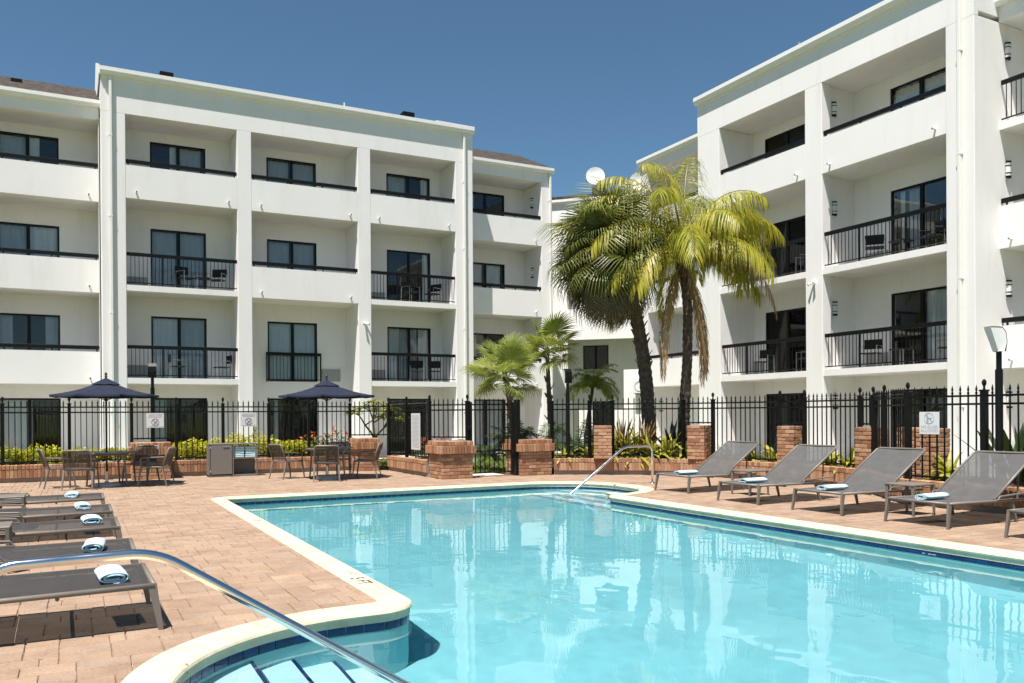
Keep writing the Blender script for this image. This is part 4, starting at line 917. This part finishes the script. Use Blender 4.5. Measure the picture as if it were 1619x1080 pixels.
# ------------------------------------------------------------------ palms
def fan_mesh(name, m, rad, n, spread, droop, seed, wd=.05, split=.35, pet=.8):
    """palmate leaf: stalk along +x, blade of radiating folded fingers"""
    rnd = random.Random(seed); mb = MB(); mb.tube([(0, 0, 0), (pet*.5, 0, .04), (pet, 0, .02)], [.018, .012, .008], 5)
    hub = Vector((pet, 0, .02))
    for k in range(n):
        a = -spread/2+spread*k/(n-1); L = rad*(1-.28*abs(a/(spread/2))**2)*rnd.uniform(.92, 1.05)
        d = Vector((math.cos(a), math.sin(a), .18+.12*math.cos(a)+rnd.uniform(-.05, .05))); d.normalize()
        side = Vector((-math.sin(a), math.cos(a), 0)); ws = L*split*spread/(n-1)*.55
        p0 = hub; p1 = hub+d*(L*split); d2 = (d+Vector((0, 0, -droop*.5))).normalized(); p2 = p1+d2*(L*(1-split)*.5); d3 = (d2+Vector((0, 0, -droop))).normalized(); p3 = p2+d3*(L*(1-split)*.5)
        up = Vector((0, 0, 1)); e = .35*ws
        mb.add([p0, p1-side*ws+up*-e, p1+up*e, p1+side*ws+up*-e, p2-side*wd*.42, p2+side*wd*.42, p3], [(0, 1, 2), (0, 2, 3), (1, 4, 2), (2, 4, 5), (2, 5, 3), (4, 6, 5)])
    return mb.mesh(name, m)
def pose(o, az, el, roll_=0): o.rotation_euler = Euler((roll_, -el, az), 'XYZ')
def trunk(pts, rs, m, par, name='trunk'):
    P = []; RS = []
    for i in range(len(pts)-1):
        a, b = Vector(pts[i]), Vector(pts[i+1]); k = max(2, int((b-a).length/.09))
        for j in range(k):
            u = j/k; P.append(a.lerp(b, u)); RS.append((rs[i]+(rs[i+1]-rs[i])*u)*(1+(.06 if len(P) % 2 else -.05)+random.uniform(-.03, .03)))
    P.append(Vector(pts[-1])); RS.append(rs[-1]); return MB().tube(P, RS, 12).build(name, m, par)
def fan_palm(label, base, top, cur, r0, r1, fronds, meshes, old, n_old, el_lo, el_hi, group=None, boots=0):
    t = thing('fan_palm', label, 'palm tree', base); B = Vector(base); tp = Vector(top)-B; c = Vector(cur)-B
    pts = [(1-u)**2*Vector((0, 0, 0))+2*u*(1-u)*c+u*u*tp for u in [i/8 for i in range(9)]]; rs = [r0+(r1-r0)*i/8 for i in range(9)]; trunk(pts, rs, 'trunk', t)
    for k in range(boots):
        u = .35+.62*k/boots; q = (1-u)**2*Vector((0, 0, 0))+2*u*(1-u)*c+u*u*tp; a = k*2.4; rr = r0+(r1-r0)*u
        put('leaf_base', cached('boot', lambda: MB().bar((0, 0, 0), (.10, 0, .17), .10, .03, .05, .015).mesh('leaf_base', 'boot')), t, (q.x+rr*.85*math.cos(a), q.y+rr*.85*math.sin(a), q.z), (0, 0, a), (1, 1, random.uniform(.7, 1.2)))
    cr_ = put('crown', None, t, tp)
    for k in range(fronds):
        u = (k+.5)/fronds; el = el_hi+(el_lo-el_hi)*u**.8+random.uniform(-.12, .12); az = k*2.39996+random.uniform(-.2, .2); dead = k >= fronds-n_old
        o = put('frond', random.choice(old if dead else meshes), cr_, (0, 0, random.uniform(-.1, .1)-.25*u)); pose(o, az, el, random.uniform(-.75, .75)); s = random.uniform(.8, 1.12); o.scale = (s, s, s)
    return t
SAB = [fan_mesh('frond', 'leaf_fan', 1.2, 48, R(280), 1.5, i, .032, .30, .95) for i in range(3)]; SABO = [fan_mesh('frond', 'leaf_fan_old', 1.2, 42, R(250), 1.9, i+9, .030, .25, .95) for i in range(2)]
fan_palm('tall cabbage palm with a thick dark trunk and a dense round crown', (13.66, 18.27, .3), (12.42, 18.25, 5.75), (13.7, 18.3, 4.2), .19, .155, 96, SAB, SABO, 30, R(-84), R(84), boots=60)
YNG = [fan_mesh('frond', 'leaf_young', .66, 40, R(270), .5, i+20, .030, .5, .5) for i in range(3)]; YNO = [fan_mesh('frond', 'leaf_young', .58, 34, R(250), .9, i+30, .028, .42, .5) for i in range(2)]
fan_palm('small fan palm with bright pleated leaves right behind the gate', (9.95, 18.95, 0), (9.68, 19.0, 2.62), (9.93, 18.95, 1.3), .085, .06, 18, YNG, YNO, 5, R(-40), R(62), boots=14)
fan_palm('slender fan palm on a thin reddish trunk, taller than the one by the gate', (11.75, 20.2, 0), (11.62, 20.2, 3.35), (11.7, 20.2, 1.6), .085, .055, 17, YNG, YNO, 4, R(-30), R(72), boots=10)
def pinnate(mb, base, az, el, L, bend, leaf_len, n, droop, rnd, wid=.028, curl=0):
    """feather leaf as one strand of geometry: arching stalk and hanging leaflets"""
    p_ = Vector(base); d = Vector((math.cos(az)*math.cos(el), math.sin(az)*math.cos(el), math.sin(el))); path = [p_.copy()]; dirs = [d.copy()]; K = 16
    for i in range(K):
        d = (d+Vector((0, 0, -bend/K*(.5+1.2*i/K)))).normalized(); p_ = p_+d*(L/K); path.append(p_.copy()); dirs.append(d.copy())
    mb.tube(path, [.026*(1-i/K)+.004 for i in range(K+1)], 5)
    for j in range(n):
        u = .14+.86*j/(n-1); f_ = u*K; i = min(K-1, int(f_)); q = path[i].lerp(path[i+1], f_-i); d = dirs[i]; side = d.cross(Vector((0, 0, 1)))
        if side.length < .05: side = Vector((-math.sin(az), math.cos(az), 0))
        side.normalize(); up = side.cross(d).normalized()
        for s in (-1, 1):
            ll = leaf_len*(math.sin(math.pi*(.12+.80*u))**.7)*rnd.uniform(.8, 1.1); dv = d*rnd.uniform(.35, .7)+side*s*rnd.uniform(.55, .9)+up*rnd.uniform(-.1, .45)
            mb.leaf(q, dv, up, ll, wid, droop*rnd.uniform(.7, 1.3), 4)
rnd = random.Random(3)
qp = thing('queen_palm', 'queen palm with yellow-green feather fronds, dead skirts and a slim ringed trunk', 'palm tree', (14.15, 17.44, .3))
hub = Vector((.0, .0, 5.25)); trunk([(0, 0, 0), (.02, 0, 1.2), (.10, -.04, 2.6), (.12, -.05, 3.9), (.0, 0, 5.3)], [.155, .15, .13, .125, .12], 'trunk', qp)
MB().tube([hub+Vector((0, 0, -.5)), hub+Vector((0, 0, .25)), hub+Vector((0, 0, .8))], [.15, .19, .06], 10).build('crown_shaft', 'boot', qp)
crown = put('crown', None, qp)
cy, sy = math.cos(R(27.5)), math.sin(R(27.5))
def vaz(right_, away): return math.atan2(-right_*sy+away*cy, right_*cy+away*sy)   # a compass direction
QF = [(vaz(.12, .3), 84, 3.1, 2.2), (vaz(-.3, -.3), 80, 2.9, 2.5), (vaz(-1, -.25), 58, 3.5, 2.0), (vaz(-1, -.55), 40, 3.4, 1.9), (vaz(-1, -.1), 30, 3.3, 1.8), (vaz(-.9, -.7), 18, 3.0, 1.8), (vaz(1, .1), 60, 3.0, 2.1), (vaz(1, -.3), 52, 3.0, 2.1)]
QF += [(k*2.39996+.4, 74-64*(k/19)**.9, 2.9+.3*math.sin(k*1.7), 2.1+.25*math.cos(k*2.3)) for k in range(20)]
for az, el, L, bd in QF:
    mb = MB(); pinnate(mb, hub+Vector((0, 0, .25)), az+rnd.uniform(-.1, .1), R(el), L, bd, 1.0, 110, 2.8, rnd, .026); mb.build('frond', 'leaf_queen', crown)
for az, el, L, bd in ((vaz(1, -.1), 30, 3.4, 2.9), (vaz(.28, -.45), -50, 3.2, 3.2), (vaz(.2, -.25), -60, 3.3, 3.2), (vaz(.3, .1), -58, 3.0, 3.0), (vaz(-.35, -.4), -42, 3.3, 3.2)):
    mb = MB(); pinnate(mb, hub+Vector((0, 0, -.05)), az, R(el), L, bd, .55, 84, 3.4, rnd, .028); mb.build('dead_frond', 'leaf_dead', crown)
mb = MB()
for k in range(130):
    q = hub+Vector((-.42*cy+rnd.gauss(0, .16), .42*sy+rnd.gauss(0, .12), .22+rnd.gauss(0, .07))); mb.leaf(q, (rnd.gauss(0, 1), rnd.gauss(0, 1), rnd.gauss(0, 1)), (0, 0, 1), .09, .04, .2, 2)
stuff(mb.build('fruit_cluster', 'fruit', crown))
def pygmy(label, base, top, L, n, name='feather_palm', el=(20, 75), mt='leaf_young'):
    t = thing(name, label, 'palm tree', base); tp = Vector(top)-Vector(base); c = put('crown', None, t)
    if tp.length > .5: trunk([(0, 0, 0), tuple(tp*.5+Vector((-.05, 0, 0))), tuple(tp)], [.07, .055, .045], 'trunk', t)
    for k in range(n):
        mb = MB(); pinnate(mb, tp, k*2.4, R(rnd.uniform(*el)), L*rnd.uniform(.85, 1.1), 2.0, .30, 40, .9, rnd, .022); mb.build('frond', mt, c)
pygmy('small pygmy date palm with a curved stem behind the centre lamp post', (12.85, 20.25, 0), (13.12, 20.2, 2.25), .95, 22)
# ------------------------------------------------------------------ shrubs and beds
def blob_shrub(name, label, cat, x, y, z, rx, ry, h, n, m, ls, lw, group=None, rz=0, flower=None):
    t = thing(name, label, cat, (x, y, z), rz, group); mb = MB(); rn = random.Random(hash((round(x, 2), round(y, 2))) & 0xffff)
    for k in range(n):
        a = rn.random()*6.283; rr = rn.random()**.45; zz = rn.random()**.6; lump = .78+.3*noise.noise((x*3+rr*math.cos(a)*rx*2.2, y*3+rr*math.sin(a)*ry*2.2, 1))
        q = Vector((rr*math.cos(a)*rx, rr*math.sin(a)*ry, h*zz*lump*(1-.35*rr*rr))); d = Vector((math.cos(a)*rr+rn.gauss(0, .6), math.sin(a)*rr+rn.gauss(0, .6), rn.gauss(.45, .5)))
        mb.leaf(q, d, (rn.gauss(0, .4), rn.gauss(0, .4), 1), ls*rn.uniform(.7, 1.25), lw, .5, 2)
    stuff(mb.build('foliage', m, t)); st = MB()
    for k in range(5): a = k*1.26; st.tube([(rx*.2*math.cos(a), ry*.2*math.sin(a), 0), (rx*.5*math.cos(a), ry*.5*math.sin(a), h*.6)], [.015, .006], 5)
    stuff(st.build('stems', 'boot', t))
    if flower:
        mb = MB()
        for k in range(flower):
            a = rn.random()*6.283; rr = rn.random()**.5; q = Vector((rr*math.cos(a)*rx*.95, rr*math.sin(a)*ry*.95, h*(.95-.33*rr*rr)*rn.uniform(.85, 1.02)))
            for j in range(7): mb.leaf(q, (rn.gauss(0, 1), rn.gauss(0, 1), rn.gauss(.4, .6)), (0, 0, 1), .055, .04, .1, 2)
        stuff(mb.build('blossoms', 'orange', t))
GH = 'yellow-green clipped hedge bushes behind the fence'
LH = 'yellow-green hedge bush in the bed behind the fence'
for i, (x, y, rx, h) in enumerate(((-4.3, 23.1, .6, .5), (-3.4, 23.1, .6, .5), (-2.5, 23.15, .6, .48), (-1.6, 23.1, .6, .47), (-.75, 23.1, .58, .46), (.1, 23.1, .55, .45), (.95, 23.15, .5, .42), (2.75, 23.25, .55, .62), (3.55, 23.2, .6, .68), (4.35, 23.25, .6, .72), (5.05, 23.15, .5, .58), (5.65, 23.1, .45, .45))):
    blob_shrub('hedge_bush', LH, 'hedge', x, y, .33, rx*1.1, .42, h*1.22, 1250, 'leaf_hedge', .085, .05, GH)
GO = 'orange flowering bushes near the fence corner'
for x, y, rx, h, zz in ((5.9, 23.6, .45, .75, .33), (6.6, 23.4, .45, .95, .33), (8.55, 21.3, .42, .98, .0), (8.6, 20.5, .42, .98, .0)):
    blob_shrub('flowering_bush', 'green bush covered in orange blossoms near the fence corner', 'bush', x, y, zz, rx, .4, h, 520, 'leaf_mid', .08, .045, GO, 0, 26)
def strap_plant(name, label, cat, x, y, z, n, L, wd, m, droop, el=(40, 85), group=None, segs=5):
    t = thing(name, label, cat, (x, y, z), 0, group); rn = random.Random(hash((round(x, 2), round(y, 2), n)) & 0xffff)
    for k in range(n):
        a = rn.random()*6.283; e = R(rn.uniform(*el)); mb = MB(); mb.leaf((rn.gauss(0, .05), rn.gauss(0, .05), 0), (math.cos(a)*math.cos(e), math.sin(a)*math.cos(e), math.sin(e)), (0, 0, 1), L*rn.uniform(.7, 1.15), wd*rn.uniform(.8, 1.2), droop, segs); mb.build('leaf', m, t)
GG = 'yellow striped ginger plants along the curved wall'; LG = 'clump of yellow striped ginger leaves along the curved wall'
for x, y, n, L in ((10.95, 18.1, 20, .55), (11.5, 17.85, 22, .6), (12.05, 17.6, 26, .85), (12.4, 17.25, 28, .95), (12.75, 16.95, 28, .9), (13.05, 16.75, 26, .75), (13.35, 16.35, 26, .7), (13.6, 15.9, 24, .6), (13.75, 15.3, 26, .62), (13.95, 14.75, 24, .6), (14.05, 14.2, 22, .6), (14.1, 12.6, 22, .62), (13.95, 12.0, 20, .6), (13.0, 9.1, 34, .62), (13.3, 16.9, 24, .9), (12.6, 17.7, 24, .95)):
    strap_plant('ginger_plant', LG, 'plant', x, y, .33, int(n*1.8), L*.9, .10, 'leaf_ginger', 1.7, (35, 86), GG)
for i, (x, y) in enumerate(((12.35, 17.65), (12.8, 17.35))): strap_plant('croton_plant', 'bronze-leaved plant rising behind the striped ginger', 'plant', x, y, .4, 30, 1.0, .07, 'leaf_red', .8, (50, 88), 'bronze-leaved plants')
strap_plant('cordyline_plant', 'single near-black leafed plant beside the thick palm trunk', 'plant', 13.55, 17.1, .33, 9, 1.0, .13, 'black', .6, (55, 88))
GBP = 'bird of paradise plants behind the no glass sign'
for x, y, n, L in ((13.1, 7.9, 18, 1.15), (12.9, 7.2, 20, 1.1), (13.0, 6.5, 16, 1.0), (13.6, 8.4, 14, 1.1), (13.4, 7.4, 16, 1.25)):
    strap_plant('bird_of_paradise', 'bird of paradise clump with stiff dark leaves behind the no glass sign', 'plant', x, y, .33, n, L, .13, 'leaf_dark', .35, (45, 85), GBP)
GP = 'dark understorey palms behind the gate'
for x, y, L in ((10.4, 19.9, 1.15), (11.1, 19.4, 1.2), (11.9, 19.1, 1.1), (12.2, 18.6, 1.0), (10.9, 20.6, 1.2), (9.9, 21.2, .9)):
    pygmy('dark feathery understorey palm in the bed beyond the gate', (x, y, .1), (x, y, .3), L, 13, 'understorey_palm', (35, 85), 'leaf_dark')
for o in bpy.data.objects:
    if o.name.startswith('understorey_palm'): o['group'] = GP; o['category'] = 'plant'
strap_plant('bromeliad', 'spiky orange-tinged plant by the glass door left of the first umbrella', 'plant', -1.95, 23.6, .33, 16, 1.0, .07, 'leaf_dead', .5, (45, 85))
# small tree with whorled leaves at the fence corner
t = thing('plumeria_tree', 'small open-branched tree with broad leaves behind the fence corner', 'tree', (8.0, 24.3, 0)); mb = MB(); lf = MB(); rn = random.Random(5); tips = []
def branch(p_, d, L, r_, lev):
    q = p_+d*L; mb.tube([p_, p_.lerp(q, .5)+Vector((rn.gauss(0, .02), rn.gauss(0, .02), 0)), q], [r_, r_*.85, r_*.75], 6)
    if lev == 0: tips.append((q, d)); return
    for k in range(3):
        dd = (d+Vector((rn.gauss(0, .55), rn.gauss(0, .55), rn.gauss(.1, .3)))).normalized(); branch(q, dd, L*.72, r_*.7, lev-1)
branch(Vector((0, 0, 0)), Vector((0, 0, 1)), .75, .05, 3); mb.build('trunk', 'boot', t)
for q, d in tips:
    for k in range(15):
        a = k*.7+rn.random(); dv = d*.5+Vector((math.cos(a), math.sin(a), rn.uniform(-.1, .5))); lf.leaf(q, dv, (0, 0, 1), rn.uniform(.22, .36), .10, .8, 3)
stuff(lf.build('crown', 'leaf_young', t))
# grass on the lawn seen through the gate
mb = MB(); rn = random.Random(11)
for k in range(9000):
    x = rn.uniform(8.0, 13.5); y = rn.uniform(18.9, 27.5)
    if 8.3 < x < 9.5 and y < 19.8: continue
    mb.leaf((x, y, -.03), (rn.gauss(0, .3), rn.gauss(0, .3), 1), (rn.gauss(0, 1), rn.gauss(0, 1), .1), rn.uniform(.06, .13), .02, .3, 2)
tag(stuff(mb.build('grass', 'grass')), 'short green lawn grass beyond the gate', 'grass')
struct(flat('path', [(8.3, 18.3), (9.5, 18.3), (9.5, 19.8), (8.3, 19.8)], [], -.004, 'concrete'))
struct(flat('patio', [(-7.2, 27.6), (17.4, 27.6), (17.4, 30.5), (-7.2, 30.5)], [], .0, 'concrete')); struct(flat('patio', [(18.0, 8), (21, 8), (21, 27.2), (18.0, 27.2)], [], .0, 'concrete'))
